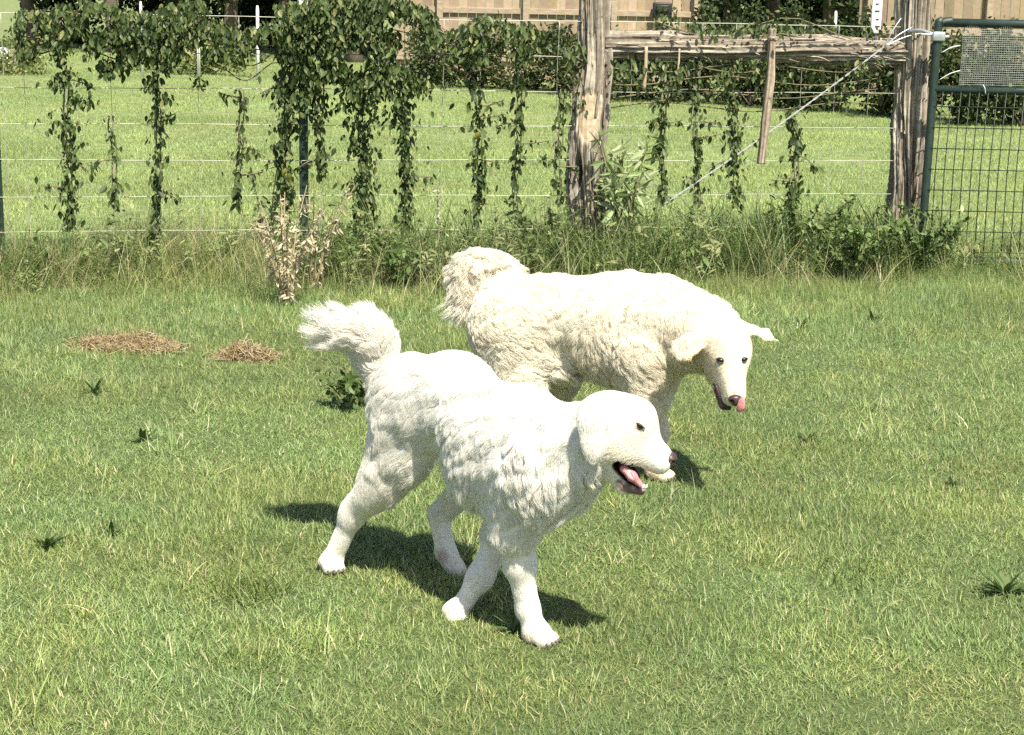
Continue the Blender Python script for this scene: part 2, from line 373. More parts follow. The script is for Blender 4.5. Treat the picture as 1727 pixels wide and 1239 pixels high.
V, F = join([box(c, .30, .16, .24, .02), box(c + np.array([0, -.1, .03]), .2, .05, .1, .01), box(c + np.array([.08, -.1, -.16]), .05, .05, .1, .01)])
tag(obj('wall_box', new_mesh('wall_box', V, F, M_black)), 'black box fixed to the cedar board fence', 'box')
c = at(1476, 27, 11.2)

def leaf_mesh(name, L, W, fold=.25, droop=.2):
    """one pointed leaf, folded along its midrib, tip towards -z"""
    t = np.array([0, .18, .45, .75, 1.0]); wd = np.array([0.05, .8, 1.0, .6, 0]) * W * .5
    V = []; F = []
    for a, b in zip(t, wd):
        y = droop * L * a * a; V += [(-b, y + fold * b, -a * L), (0, y, -a * L), (b, y + fold * b, -a * L)]
    for i in range(4): k = 3 * i; F += [(k, k + 1, k + 4, k + 3), (k + 1, k + 2, k + 5, k + 4)]
    return np.array(V), F
def leaf_field(P, rots, sizes, cols, m, name='foliage', W=.55, detail=True):
    """many leaves as one mesh; P roots, rots (n,3,3)"""
    lv, lf = leaf_mesh('l', 1.0, W)
    if not detail:
        lv = np.array([(0, 0, 0), (-W * .5, .06, -.45), (W * .5, .06, -.45), (0, .12, -1.0)]); lf = [(0, 2, 3, 1)]
    n = len(P); k = len(lv)
    V = np.einsum('nij,kj->nki', rots, lv) * np.asarray(sizes)[:, None, None] + np.asarray(P)[:, None]
    F = (np.arange(n)[:, None, None] * k + np.array(lf)[None]).reshape(-1, 4)
    me = new_mesh(name, V.reshape(-1, 3), F, m, smooth=False); vcol(me, np.repeat(np.clip(cols, .003, .9), k, 0)); return me
def rand_rots(n, r, hang=.5, face=None):
    """leaf frames: -z axis hangs more or less down, blade facing anywhere"""
    z = np.stack([r.normal(0, 1, n), r.normal(0, 1, n), r.normal(0, 1, n)], -1); z /= np.linalg.norm(z, axis=1)[:, None]
    z = z * (1 - hang) + np.array([0, 0, 1]) * hang; z /= np.linalg.norm(z, axis=1)[:, None]
    q = r.normal(0, 1, (n, 3));
    if face is not None: q = q * .8 + np.asarray(face)
    x = np.cross(q, z); x /= np.linalg.norm(x, axis=1)[:, None]; y = np.cross(z, x)
    return np.stack([x, y, z], -1)
D_cols = np.array([(.040, .075, .018), (.060, .105, .025), (.028, .052, .014), (.085, .125, .035), (.12, .14, .05)])
def pick(cols, p, n, r, sd=.15): return cols[r.choice(len(cols), n, p=p)] * (1 + r.normal(0, sd, (n, 1)))
M_bark2 = mat('grey_bark', (.16, .13, .10), (.09, .07, .05), 12, .9, .6, stretch=(4, 4, 1))
def shrub(name, label, cat, c, rx, ry, rz, n, ls, seed, cols=D_cols, p=(.32, .28, .2, .14, .06), group=None, nl=14, stem=.02, hang=.25, z0=.12):
    r = np.random.default_rng(seed); root = thing(name, label, cat, tuple(c), group)
    cen = np.stack([r.normal(0, .42, nl) * rx, r.normal(0, .42, nl) * ry, rz * (z0 + (1 - z0) * r.random(nl))], -1)
    k = r.integers(0, nl, n); d = r.normal(0, 1, (n, 3)); d /= np.linalg.norm(d, axis=1)[:, None]
    rad = r.random(n)[:, None] ** .45; sc = np.array([rx, ry, rz]) * .36 * r.uniform(.7, 1.25, (nl, 1))[k]
    P = cen[k] + d * rad * sc; P[:, 2] = np.abs(P[:, 2]) + .01; P += np.asarray(c)
    me = leaf_field(P, rand_rots(n, r, hang), ls * r.uniform(.6, 1.3, n), pick(cols, p, n, r), M_leaf, detail=False)
    part('foliage', me, root)['kind'] = 'stuff'
    st = []
    for j in range(min(7, nl)):
        st.append(tube(smooth_path([np.asarray(c) + (0, 0, -.02), np.asarray(c) + cen[j] * np.array([.4, .4, .55]) + (0, 0, .02), np.asarray(c) + cen[j]], 6), np.linspace(stem, stem * .3, 6), 5))
    V, F = join(st); part('stem', new_mesh('stem', V, F, M_bark2), root)
    return root
B_cols = np.array([(.05, .075, .022), (.075, .105, .032), (.035, .052, .016), (.11, .135, .05), (.17, .16, .075)])
# brush that has grown up in front of the timber fence, from the vine-clad part of the wire fence to the gate
brush = [(735, 27.0, 'low brush just right of the thickest vines, before the board fence'),
         (815, 26.2, 'round green brush below the board fence, left of its second post'),
         (905, 26.0, 'feathery brush under the board fence, left of the stripped cedar post'),
         (975, 25.6, 'brush mostly hidden behind the stripped cedar post'),
         (1055, 24.6, 'brush seen below the cedar rail next to the stripped post'),
         (1125, 24.2, 'brush seen below the cedar rail, under the black box'),
         (1200, 24.0, 'dark brush below the rail left of the hanging stick'),
         (1270, 23.6, 'dark brush directly behind the hanging stick'),
         (1345, 23.2, 'dark brush below the rail right of the hanging stick'),
         (1420, 22.8, 'dark brush behind the upper end of the brace wire'),
         (1490, 22.4, 'dark brush left of the gate-side cedar post'),
         (1575, 21.8, 'dark brush between the cedar post and the gate frame'),
         (1650, 21.4, 'dark brush behind the grey mesh on the gate'),
         (1735, 21.0, 'dark brush at the far right behind the gate')]
for i, (px, Y, lb) in enumerate(brush):
    c = at(px, 100, Y); c[2] = 0; hz = (1.05 if 1180 < px < 1440 else 1.0 if px > 1480 else .78 if px < 990 else .64) + rng.uniform(-.08, .1)
    shrub('brush', lb, 'bush', c, .66, .5, hz, 2600, .08, 300 + i, cols=B_cols, group='brush before the board fences', hang=.1, stem=.012)
# undergrowth and trees behind
T_cols = np.array([(.028, .048, .014), (.042, .068, .02), (.018, .032, .01), (.06, .085, .028), (.085, .10, .04)])
def tree(label, px, Y, H, R, seed, z0=1.6):
    r = np.random.default_rng(seed); c = at(px, 60, Y); c[2] = 0
    root = thing('tree', label, 'tree', tuple(c), 'trees behind the pasture')
    P = smooth_path([c + (0, 0, -.1), c + (r.normal(0, .1), r.normal(0, .1), H * .3), c + (r.normal(0, .25), r.normal(0, .2), H * .7)], 14)
    parts_ = [tube(P, np.linspace(.16, .06, 14), 10)]
    cen = []
    for j in range(9):
        b = P[int(4 + r.random() * 9)]; a = r.random() * 6.28; e = b + np.array([math.cos(a) * R * .75, math.sin(a) * R * .75, H * .12 * r.random() + .1])
        parts_.append(tube(smooth_path([b, (b + e) / 2 + (0, 0, .15), e], 7), np.linspace(.055, .015, 7), 6)); cen.append(e); cen.append((b + e) / 2)
    V, F = join(parts_); part('trunk', new_mesh('trunk', V, F, M_bark2), root)
    cen = np.array(cen + [P[-1], P[-1] + (0, 0, .5)]); n = 3400; k = r.integers(0, len(cen), n)
    d = r.normal(0, 1, (n, 3)); d /= np.linalg.norm(d, axis=1)[:, None]
    Q = cen[k] + d * (r.random(n)[:, None] ** .45) * np.array([R * .5, R * .5, H * .16]); Q[:, 2] = np.maximum(Q[:, 2], z0 * r.uniform(.6, 1.1, n))
    part('crown', leaf_field(Q, rand_rots(n, r, .2), r.uniform(.12, .24, n), pick(T_cols, (.3, .28, .22, .14, .06), n, r), M_leaf, detail=False), root)['kind'] = 'stuff'
for i, (px, Y, lb) in enumerate([(60, 36, 'tree at the far left behind the pasture'), (195, 34, 'tree behind the leftmost white stake'), (290, 36, 'tree between the two left white stakes'), (385, 33.5, 'tree between the second and third white stakes'),
                                 (480, 35, 'tree right of the third white stake, behind the vines'), (600, 33, 'tree behind the thickest part of the vines'), (1215, 31, 'tree in the gap, beside the end of the left board fence'),
                                 (1300, 32.5, 'tree in the middle of the gap between the board fences'), (1395, 31, 'tree in the gap, beside the start of the right board fence')]):
    tree(lb, px, Y, 5.2 + .5 * (i % 3), 1.9, 400 + i)
for i, (px, Y, lb) in enumerate([(110, 37.5, 'dark undergrowth at the far left under the trees'), (240, 38, 'dark undergrowth behind the leftmost white stake'), (350, 38, 'dark undergrowth behind the second white stake'), (455, 37.5, 'dark undergrowth behind the third white stake'),
                                 (560, 37, 'dark undergrowth behind the thickest vines'), (1230, 33.5, 'dark undergrowth in the gap by the left board fence'), (1315, 34, 'dark undergrowth in the middle of the gap'), (1400, 33.5, 'dark undergrowth in the gap by the right board fence')]):
    c = at(px, 60, Y); c[2] = 0
    shrub('undergrowth_bush', lb, 'bush', c, 1.1, .7, 2.0, 2600, .16, 430 + i, cols=T_cols, group='undergrowth below the trees', hang=.1)
# pale rank grass on the far left rise and the dark shrub band behind the vines
for i, (px, Y, hz, lb) in enumerate([(22, 27, .62, 'sunny yellow-green shrub at the far left edge of the pasture'), (290, 29, .55, 'green shrub behind the left mass of vines'), (360, 28, .5, 'light shrub between the two masses of vines')]):
    c = at(px, 100, Y); c[2] = 0
    shrub('field_shrub', lb, 'bush', c, .9, .5, hz, 1400, .08, 460 + i, cols=np.array([(.16, .2, .06), (.22, .25, .09), (.12, .15, .04), (.28, .28, .11), (.1, .13, .04)]), group='sunny shrubs far across the pasture', hang=.0, stem=.012)
# white step-in stakes across the pasture
for px, yt, wd, lb in ((237, 2, 7, 'white plastic stake, leftmost of the row beyond the vines'), (333, 10, 8, 'white plastic stake, second from the left beyond the vines'), (434, 9, 8, 'white plastic stake nearest the thickest vines'), (1410, 18, 8, 'white plastic stake in the gap between the board fences')):
    Y = 27.0; t = at(px, yt, Y); b_ = t.copy(); b_[2] = -.05; r_ = wd / 2 / 140
    root = thing('stake', lb, 'stake', (b_[0], b_[1], 0), 'white stakes in the pasture')
    V, F = tube([b_, b_ * .5 + t * .5, t - (0, 0, .06), t], [r_, r_ * .95, r_ * .9, r_ * .5], 8); part('shaft', new_mesh('shaft', V, F, M_white), root)
c = at(6, 102, 27.5); c[2] = .0
V, F = join([box(c + np.array([-.1, 0, .16]), .55, .3, .2, .05), box(c + np.array([-.1, 0, .32]), .4, .24, .14, .05)])
tag(obj('field_trough', new_mesh('field_trough', V, F, M_white)), 'low white tub in the pasture at the far left edge', 'tub')

# ------------------------------------------------------------------ cedar posts, brace rail, stick
M_cedar = attr_mat('cedar_bark', rough=.9, spec=.15, noise=.25, nscale=30)
def bark_log(path, rad, seed, amp=.034, bare=None, knot=None, nth=150, nz=240, tone=(.42, .38, .31), ends=True, fac=None):
    r_ = np.random.default_rng(seed); P = smooth_path(path, nz); P, T, N, B = frame_path(P)
    rad = np.interp(np.linspace(0, 1, nz), np.linspace(0, 1, len(rad)), rad)
    L = np.concatenate([[0], np.cumsum(np.linalg.norm(np.diff(P, axis=0), axis=1))])
    th = np.linspace(0, 2 * math.pi, nth, endpoint=False)
    TH, LL = np.meshgrid(th, L); sw = TH + .22 * np.sin(LL * 2.2 + seed) + .25 * vnoise(LL * 2, LL * 0 + seed)
    def ringn(f, fl, o):                  # noise that closes round the log
        a = vnoise(np.cos(sw) * f / 2 + LL * .3, np.sin(sw) * f / 2 + LL * fl, 1, o); return a
    g1 = ringn(7, 1.0, seed); g2 = ringn(15, 1.8, seed + 3); g3 = ringn(36, 5, seed + 7)
    rid = 1 - np.abs(2 * g1 - 1) ** .8; f2 = 1 - np.abs(2 * g2 - 1)
    hgt = .9 * rid + .8 * f2 + .25 * g3
    if bare is not None:
        bm_ = bare(TH, LL); hgt = hgt * (1 - .8 * bm_) + .55 * bm_
    else: bm_ = 0 * TH
    lump = 1 + .15 * (vnoise(np.cos(TH) * 1.3 + LL * 3.5, np.sin(TH) * 1.3 + seed, 1, 2) - .5) * 2 + .09 * (vnoise(np.cos(TH) * 2.5 + LL * 9, np.sin(TH) * 2.5 + seed, 1, 6) - .5) * 2
    if knot is not None: hgt = hgt - knot(TH, LL) * 2.2
    RR = rad[:, None] * lump + amp * (hgt - 1.15)
    V = P[:, None] + RR[..., None] * (np.cos(TH)[..., None] * N[:, None] + np.sin(TH)[..., None] * B[:, None])
    i = np.arange(nz - 1)[:, None] * nth + np.arange(nth)[None]; j = np.arange(nz - 1)[:, None] * nth + (np.arange(nth)[None] + 1) % nth
    F = [tuple(x) for x in np.stack([i, j, j + nth, i + nth], -1).reshape(-1, 4)]
    F += [tuple(range(nth))[::-1], tuple(range((nz - 1) * nth, nz * nth))]
    # grey weathered outer fibres, red-brown in between, pale where the bark is gone: colours of the wood itself
    mixv = np.clip((g2 * .6 + g3 * .4 - .3) * 2.2, 0, 1)[..., None]
    C = np.array(tone) * (.65 + .7 * g3[..., None]) * mixv + np.array([.15, .12, .09]) * (1 - mixv)
    C = C * (1 - bm_[..., None]) + np.array([.52, .41, .28]) * (.85 + .3 * g3[..., None]) * bm_[..., None]
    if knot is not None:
        kw = np.clip(knot(TH, LL) * 1.6 - .3, 0, 1)[..., None]; C = C * (1 - kw) + np.array([.045, .032, .025]) * kw      # dark brown painted into the knot hole in place of shade
    return V.reshape(-1, 3), F, C.reshape(-1, 3), (P, T, N, B, rad, L)
def bark_strips(root, fr, n, seed, lo=.05, hi=.95, out=.5, face=-1):
    P, T, N, B, rad, L = fr; r_ = np.random.default_rng(seed)
    for _ in range(n):
        i0 = int((lo + (hi - lo) * r_.random()) * len(P)); ln = r_.uniform(.06, .22); i1 = min(len(P) - 1, i0 + max(6, int(ln / L[-1] * len(P))))
        a = r_.uniform(0, 6.28); d = np.cos(a) * N + np.sin(a) * B
        if d[i0, 1] > .3: a += math.pi; d = -d
        s_ = np.linspace(0, 1, 8); ii = np.linspace(i0, i1, 8).astype(int)
        lift_ = r_.uniform(.006, .05) * out * np.abs(s_ * 2 - 1) ** 2 * (s_ > .4) + .002
        cp = P[ii] + d[ii] * (rad[ii] + lift_)[:, None]; sd_ = np.cross(T[ii], d[ii]); wv = r_.uniform(.004, .012) * (1 - .7 * s_)
        V = np.concatenate([cp - sd_ * wv[:, None], cp + sd_ * wv[:, None], cp - d[ii] * .003]); F = []
        for k in range(7): F += [(k, k + 1, 8 + k + 1, 8 + k), (k, 16 + k, 16 + k + 1, k + 1), (8 + k, 8 + k + 1, 16 + k + 1, 16 + k)]
        me = new_mesh('bark_strip', V, F, M_cedar); vcol(me, np.tile(np.array([.45, .385, .30]) * r_.uniform(.7, 1.2), (len(V), 1))); part('bark_strip', me, root)
# stripped post in the middle
def dth(a, b): return (a - b + math.pi) % (2 * math.pi) - math.pi
pts = [atf(984, 448), atf(990, 400), atf(989, 300), atf(994, 210), atf(1003, 120), atf(1001, 30), atf(1000, -60)]
pts[0][2] = -.1
# the face towards the camera has angle where N,B point to -y
root = thing('cedar_post', 'stripped cedar post with a dark knot hole, left end of the rail', 'post', (pts[1][0], pts[1][1], 0), 'cedar posts of the fence')
P0, T0, N0, B0 = frame_path(smooth_path(pts, 20)); fa = math.atan2(-B0[8, 1], -N0[8, 1])
sgn = 1 if (math.cos(fa + .3) * N0[8] + math.sin(fa + .3) * B0[8])[0] > 0 else -1
zz = lambda LL: LL - .1
bare1 = lambda TH, LL: np.clip((1.0 - (dth(TH, fa - sgn * .15) / .75) ** 2 - ((zz(LL) - .90) / .17) ** 2) * 3, 0, 1)
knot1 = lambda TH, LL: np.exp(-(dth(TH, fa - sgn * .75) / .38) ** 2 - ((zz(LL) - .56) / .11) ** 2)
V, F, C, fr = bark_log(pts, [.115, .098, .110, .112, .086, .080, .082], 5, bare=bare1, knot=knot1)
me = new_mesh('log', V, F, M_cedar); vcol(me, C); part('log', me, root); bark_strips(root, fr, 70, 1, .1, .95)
pts = [atf(1520, 450), atf(1524, 400), atf(1532, 280), atf(1537, 160), atf(1543, 60), atf(1547, -60)]; pts[0][2] = -.1
root = thing('cedar_post', 'shaggy grey-brown cedar post beside the green gate', 'post', (pts[1][0], pts[1][1], 0), 'cedar posts of the fence')
V, F, C, fr = bark_log(pts, [.120, .106, .104, .100, .094, .090], 17, amp=.040)
me = new_mesh('log', V, F, M_cedar); vcol(me, C); part('log', me, root); bark_strips(root, fr, 80, 2, .1, .95)
pts = [atf(1018, 74, .0), atf(1130, 76, .0), atf(1260, 80, .0), atf(1400, 84, .0), atf(1522, 90, .0)]
root = thing('cedar_rail', 'peeling cedar rail laid between the two cedar posts', 'rail', tuple(pts[2]))
V, F, C, fr = bark_log(pts, [.070, .070, .072, .078, .080], 29, amp=.026, nz=300, nth=110)
me = new_mesh('log', V, F, M_cedar); vcol(me, C); part('log', me, root); bark_strips(root, fr, 60, 3, .03, .97, 1.2)
pts = [atf(1303, 48, -.12), atf(1298, 130, -.12), atf(1291, 200, -.12), atf(1283, 276, -.12)]
V, F, C, fr = bark_log(pts, [.024, .026, .027, .024], 41, amp=.006, nz=90, nth=40, tone=(.42, .34, .25))
root = thing('wooden_stick', 'straight peeled stick hanging down from the cedar rail', 'stick', tuple(pts[3]))
me = new_mesh('shaft', V, F, M_cedar); vcol(me, C); part('shaft', me, root)
V, F = tube([np.array(pts[0]) + np.array([math.cos(a) * .034, math.sin(a) * .034, -.05]) for a in np.linspace(0, 6.283, 13)], .004, 6, False); part('tie_wire', new_mesh('tie_wire', V, F, M_wire), root)
for px, y0, y1, dx, lb in ((1090, 78, 152, -4, 'thin broken twig hanging from the rail near the stripped post'), (1146, 82, 140, -6, 'thinner twig hanging from the rail, second from the stripped post')):
    V, F = tube(smooth_path([atf(px, y0, -.09), atf(px + dx * .3, (y0 + y1) / 2, -.1), atf(px + dx, y1, -.09)], 10), np.linspace(.010, .012, 10) * (1 if px < 1100 else .6), 7)
    tag(obj('twig', new_mesh('twig', V, F, mat('twig_wood', (.48, .38, .26), (.34, .26, .17), 30, .85))), lb, 'twig')

# ------------------------------------------------------------------ steel posts, wire, brace wire
def t_post(px, label):
    b_ = atf(px, 440); b_[2] = 0; t = atf(px, 8); root = thing('steel_post', label, 'post', tuple(b_), 'green steel fence posts')
    h_ = t[2]; w_, k = .026, .005
    prof = np.array([(-w_, -.012), (w_, -.012), (w_, -.012 + k), (k, -.012 + k), (k, .026), (-k, .026), (-k, -.012 + k), (-w_, -.012 + k)])
    V = np.concatenate([np.c_[prof + b_[:2], np.full(8, z)] for z in (-.2, h_)]); F = [(i, (i + 1) % 8, 8 + (i + 1) % 8, 8 + i) for i in range(8)] + [(8, 9, 10, 15), (10, 11, 14, 15), (11, 12, 13, 14)]
    sh = part('shaft', new_mesh('shaft', V, F, M_tpost, False), root)
    for z in np.arange(.1, h_ - .05, .055):
        V, F = box(b_ + np.array([0, -.016, z]), .016, .010, .012, .002); part('stud', new_mesh('stud', V, F, M_tpost, False), sh)
    V, F = box(b_ + np.array([0, .004, h_ + .012]), .058, .05, .05, .008); part('cap', new_mesh('cap', V, F, M_white), root)
    return root
t_post(514, 'green steel post with white cap, in the thick of the vines')
t_post(3, 'green steel post at the left edge of the fence')
Z8 = [1.445, 1.240, 1.040, .835, .632, .424, .222, .03]
def wires(root, x0, x1, vx, off=-.02, seed=0):
    r_ = np.random.default_rng(seed)
    for i, z in enumerate(Z8):
        xs = np.linspace(x0, x1, 40); P = np.stack([xs, fenceY(xs) + off, z + .0035 * np.sin(xs * 2.1 + i * 2) + .0012 * np.sin(xs * 11 + i)], -1)
        V, F = tube(P, .0022 if 0 < i < 7 else .0026, 6); part('line_wire', new_mesh('line_wire', V, F, M_wire), root)
    for px in vx:
        a = atf(px, 200)[0]; zs = np.linspace(.03, 1.445, 24); x = a + (zs - .8) * .01 + .002 * np.sin(zs * 14 + px)
        V, F = tube(np.stack([x, fenceY(x) + off - .004, zs], -1), .0017, 5); part('stay_wire', new_mesh('stay_wire', V, F, M_wire), root)
xl, xm, xr = atf(-60, 200)[0], atf(1000, 200)[0], atf(1530, 200)[0]
ym = fenceY(xl)
root = thing('wire_fence', 'woven wire fence panel hung with vines, left of the cedar rail', 'fence', (xl, ym, 0)); wires(root, xl, xm - .02, [10, 45, 112, 190, 263, 337, 405, 480, 545, 612, 680, 746, 808, 871, 937], seed=1)
root = thing('wire_fence', 'woven wire fence panel below the cedar rail', 'fence', (xm, fenceY(xm), 0)); wires(root, xm + .02, xr, [1061, 1120, 1176, 1232, 1289, 1346, 1403, 1460], seed=2)
M_brace = mat('brace_wire_steel', (.46, .47, .47), (.34, .35, .35), 40, .6)
# twisted brace wire
a, b_ = atf(1492, 78, -.13), atf(1113, 349, -.06); root = thing('brace_wire', 'twisted brace wire slanting down from the gate-side cedar post', 'wire', tuple(b_))
tt = np.linspace(0, 1, 500); base = a + (b_ - a) * tt[:, None] + np.array([0, 0, -1]) * (.02 * np.sin(tt * math.pi))[:, None]
for ph in (0, math.pi):
    P = base + np.stack([.0032 * np.cos(tt * 110 + ph), 0 * tt, .0032 * np.sin(tt * 110 + ph)], -1); V, F = tube(P, .0028, 6); part('strand', new_mesh('strand', V, F, M_brace), root)
for e in ((1540, 45), (1520, 30), (1556, 55)):
    V, F = tube(smooth_path([a, (a + atf(*e, -.13)) / 2 + (0, 0, .012), atf(*e, -.115)], 12), .004, 6); part('strand', new_mesh('strand', V, F, M_galv), root)
# rain gauge on the post
c1, c0 = atf(1479, -12, -.03), atf(1478, 56, -.03); root = thing('rain_gauge', 'white marked strip gauge standing beside the gate-side cedar post', 'gauge', tuple(c0))
V, F = box((c0 + c1) / 2, .062, .02, c1[2] - c0[2], .006); gs = part('strip', new_mesh('strip', V, F, M_white), root)
for i, py in enumerate((6, 18, 32, 44)):
    q = atf(1478, py, -.03); V, F = box(q + np.array([.004, -.012, 0]), .03 if i % 2 else .018, .004, .006, .001); part('mark', new_mesh('mark', V, F, M_black), gs)
V, F = tube([atf(1478, 52, -.03) + (0, .02, 0), atf(1478, 90, .0)], .008, 6); part('stem', new_mesh('stem', V, F, M_galv), root)

# ------------------------------------------------------------------ green metal gate
GY = 10.42
def ag(px, py): return at(px, py, GY)
tl, bl_ = ag(1583, 36), ag(1557, 372)
bl_ = bl_ + (bl_ - tl) * .22; bl_[2] = max(bl_[2], .05)
zb = .05; xr_ = ag(1727, 200)[0] + 1.0
root = thing('metal_gate', 'green tubular metal gate with wire mesh infill', 'gate', (bl_[0], GY, 0))
rt = .026
V, F = tube(smooth_path([bl_, (tl + bl_) / 2, tl - (0, 0, .06), tl - (-.02, 0, .01), tl + np.array([.08, 0, .005])], 40), rt, 12); part('hinge_tube', new_mesh('hinge_tube', V, F, M_gate), root)
z1 = ag(1600, 38)[2]; z2 = ag(1650, 152)[2]
xa = lambda z: bl_[0] + (tl[0] - bl_[0]) * (z - bl_[2]) / (tl[2] - bl_[2])
for z in (z1, z2, zb):
    V, F = tube([[xa(z) + (.03 if z == z1 else 0), GY, z], [(xa(z) + xr_) / 2, GY, z - .002], [xr_, GY, z]], rt if z != zb else .03, 12); part('rail_tube', new_mesh('rail_tube', V, F, M_gate), root)
V, F = tube([[xr_, GY, zb], [xr_, GY, z1]], rt, 12); part('end_tube', new_mesh('end_tube', V, F, M_gate), root)
sp = 15.0 / FPX * (GY / math.cos(PITCH)) * .98
x = xa(.5) + .045
while x < xr_ - .02:
    V, F = tube([[x + .006, GY - .02, zb], [x, GY - .022, .6], [x + .012, GY - .02, z2 + .02]], .0032, 5); part('mesh_wire', new_mesh('mesh_wire', V, F, M_meshwire), root); x += sp
z = zb + .06
while z < z2 - .03:
    V, F = tube([[xa(z), GY - .025, z], [xr_, GY - .025, z]], .0032, 5); part('mesh_wire', new_mesh('mesh_wire', V, F, M_meshwire), root); z += 35.0 / FPX * GY / math.cos(PITCH) * .97
q = ag(1582, 61)
V, F = join([box(q, .075, .07, .055, .008), box(q + np.array([-.06, 0, .01]), .09, .02, .012, .003), box(q + np.array([.05, -.01, 0]), .03, .015, .015, .003)]); hc = part('hinge_clamp', new_mesh('hinge_clamp', V, F, M_galv), root)
V, F = tube(smooth_path([q + (-.03, 0, .01), q + (-.09, .06, .03), q + (-.14, .16, .02)], 10), .012, 8); part('hinge_bolt', new_mesh('hinge_bolt', V, F, M_galv), hc)
# fine wire cloth lashed to the upper part of the gate
root = thing('wire_cloth', 'fine grey wire cloth lashed over the top of the gate', 'mesh', tuple(ag(1617, 140)))
x0, x1_ = ag(1618, 100)[0], xr_ - .05; za, zb_ = ag(1640, 142)[2], ag(1640, 46)[2]; bits = []
for x in np.arange(x0, x1_, .0125): bits.append(tube([[x, GY - .034, za + .01 * math.sin(x * 40)], [x + .004 * math.sin(x * 70), GY - .04, (za + zb_) / 2], [x, GY - .034, zb_ + .012 * math.sin(x * 31)]], .0011, 4, False))
for z in np.arange(za, zb_, .0125): bits.append(tube([[x0, GY - .034, z], [(x0 + x1_) / 2, GY - .044, z + .004 * math.sin(z * 90)], [x1_, GY - .034, z]], .0011, 4, False))
V, F = join(bits); part('cloth', new_mesh('cloth', V, F, M_cloth), root)['kind'] = 'stuff'
for p_, e in (((1617, 76), (1586, 88)), ((1617, 118), (1582, 134)), ((1655, 142), (1660, 158))):
    V, F = tube(smooth_path([ag(*p_) + (0, -.034, 0), (ag(*p_) + ag(*e)) / 2 + (0, -.04, .01), ag(*e) + (0, -.03, 0)], 10), .0028, 5); part('tie', new_mesh('tie', V, F, M_white), root)

# ------------------------------------------------------------------ vines on the fence
V_cols = np.array([(.048, .078, .020), (.070, .105, .028), (.030, .050, .014), (.115, .15, .046), (.21, .22, .085)])
M_vstem = mat('vine_stem', (.20, .17, .10), (.12, .11, .06), 25, .85)
LEAVES = []
for i in range(5):
    v_, f_ = leaf_mesh('leaf', .06 + .006 * i, .036 + .004 * (i % 3), fold=.2 + .1 * (i % 2), droop=.15 + .08 * (i % 3)); me = new_mesh('leaf', v_, f_, M_leaf, smooth=False)
    vcol(me, np.tile(V_cols[i % 4] * 1.05, (len(v_), 1))); LEAVES.append(me)
def vine(label, P, stems, seed, size=(.018, .054), p=(.27, .27, .16, .20, .10), hang=.62, loose=12, group='vines on the wire fence'):
    r = np.random.default_rng(seed); c = np.asarray(stems[0][0]).copy(); c[2] = 0
    root = thing('vine', label, 'vine', tuple(c), group); n = len(P); k = min(loose, n // 6)
    sel = np.argsort(P[:, 1] - .05 * r.random(n))[:k] if k else []
    mask = np.ones(n, bool); mask[sel] = False
    R_ = rand_rots(n, r, hang, face=(0, -1.0, .3)); sz = r.uniform(*size, n)
    part('foliage', leaf_field(P[mask], R_[mask], sz[mask], pick(V_cols, p, mask.sum(), r), M_leaf, W=.5), root)['kind'] = 'stuff'
    V, F = join([tube(smooth_path(s_, 14), np.linspace(.005, .003, 14), 5) for s_ in stems]); part('stem', new_mesh('stem', V, F, M_vstem), root)
    for i in sel:
        o = bpy.data.objects.new('leaf', LEAVES[int(r.integers(0, 5))]); COL.objects.link(o); o.parent = root
        o.matrix_local = Matrix.Translation(Vector(P[i] - c)) @ Matrix(R_[i].tolist()).to_4x4() @ Matrix.Scale(float(sz[i] / .062), 4)
    return root
def column(px, y0, y1, w0, w1, n, seed, label, gap=0.0):
    r = np.random.default_rng(seed); t = r.random(n) ** .85; wob = lambda t: 3.5 * np.sin(t * 5 + seed) + 2 * np.sin(t * 13 + seed * 2)
    cl = np.sin(t * r.uniform(14, 22) + seed) * .5 + .5; keep = (r.random(n) > gap * cl) & (r.random(n) < np.clip(2.2 * vnoise(t * 9, t * 0 + seed, 1, 3), .12, 1)); t = t[keep]
    P = np.array([atf(px + wob(a) + r.normal(0, .5) * (w0 + (w1 - w0) * a) * (2.6 if r.random() < .14 else 1), y0 + (y1 - y0) * a, r.normal(-.04, .035)) for a in t])
    st = [[atf(px + wob(a) + dx, y0 + (y1 - y0) * a, -.02) for a in np.linspace(0, 1, 7)] for dx in (-3, 4)]
    for _ in range(3 if n > 150 else 1):
        a = r.uniform(.05, .8); sx = r.choice((-1, 1)) * r.uniform(18, 48); sy = r.uniform(-12, 22); q = [atf(px + wob(a) + sx * u, y0 + (y1 - y0) * a + sy * u * u, -.04) for u in np.linspace(0, 1, 5)]; st.append(q); q = smooth_path(q, 12)
        P = np.concatenate([P, q[r.integers(2, 12, 11)] + r.normal(0, .014, (11, 3))])
    return vine(label, P, st, seed, size=(.016, .058), loose=min(16, n // 8))
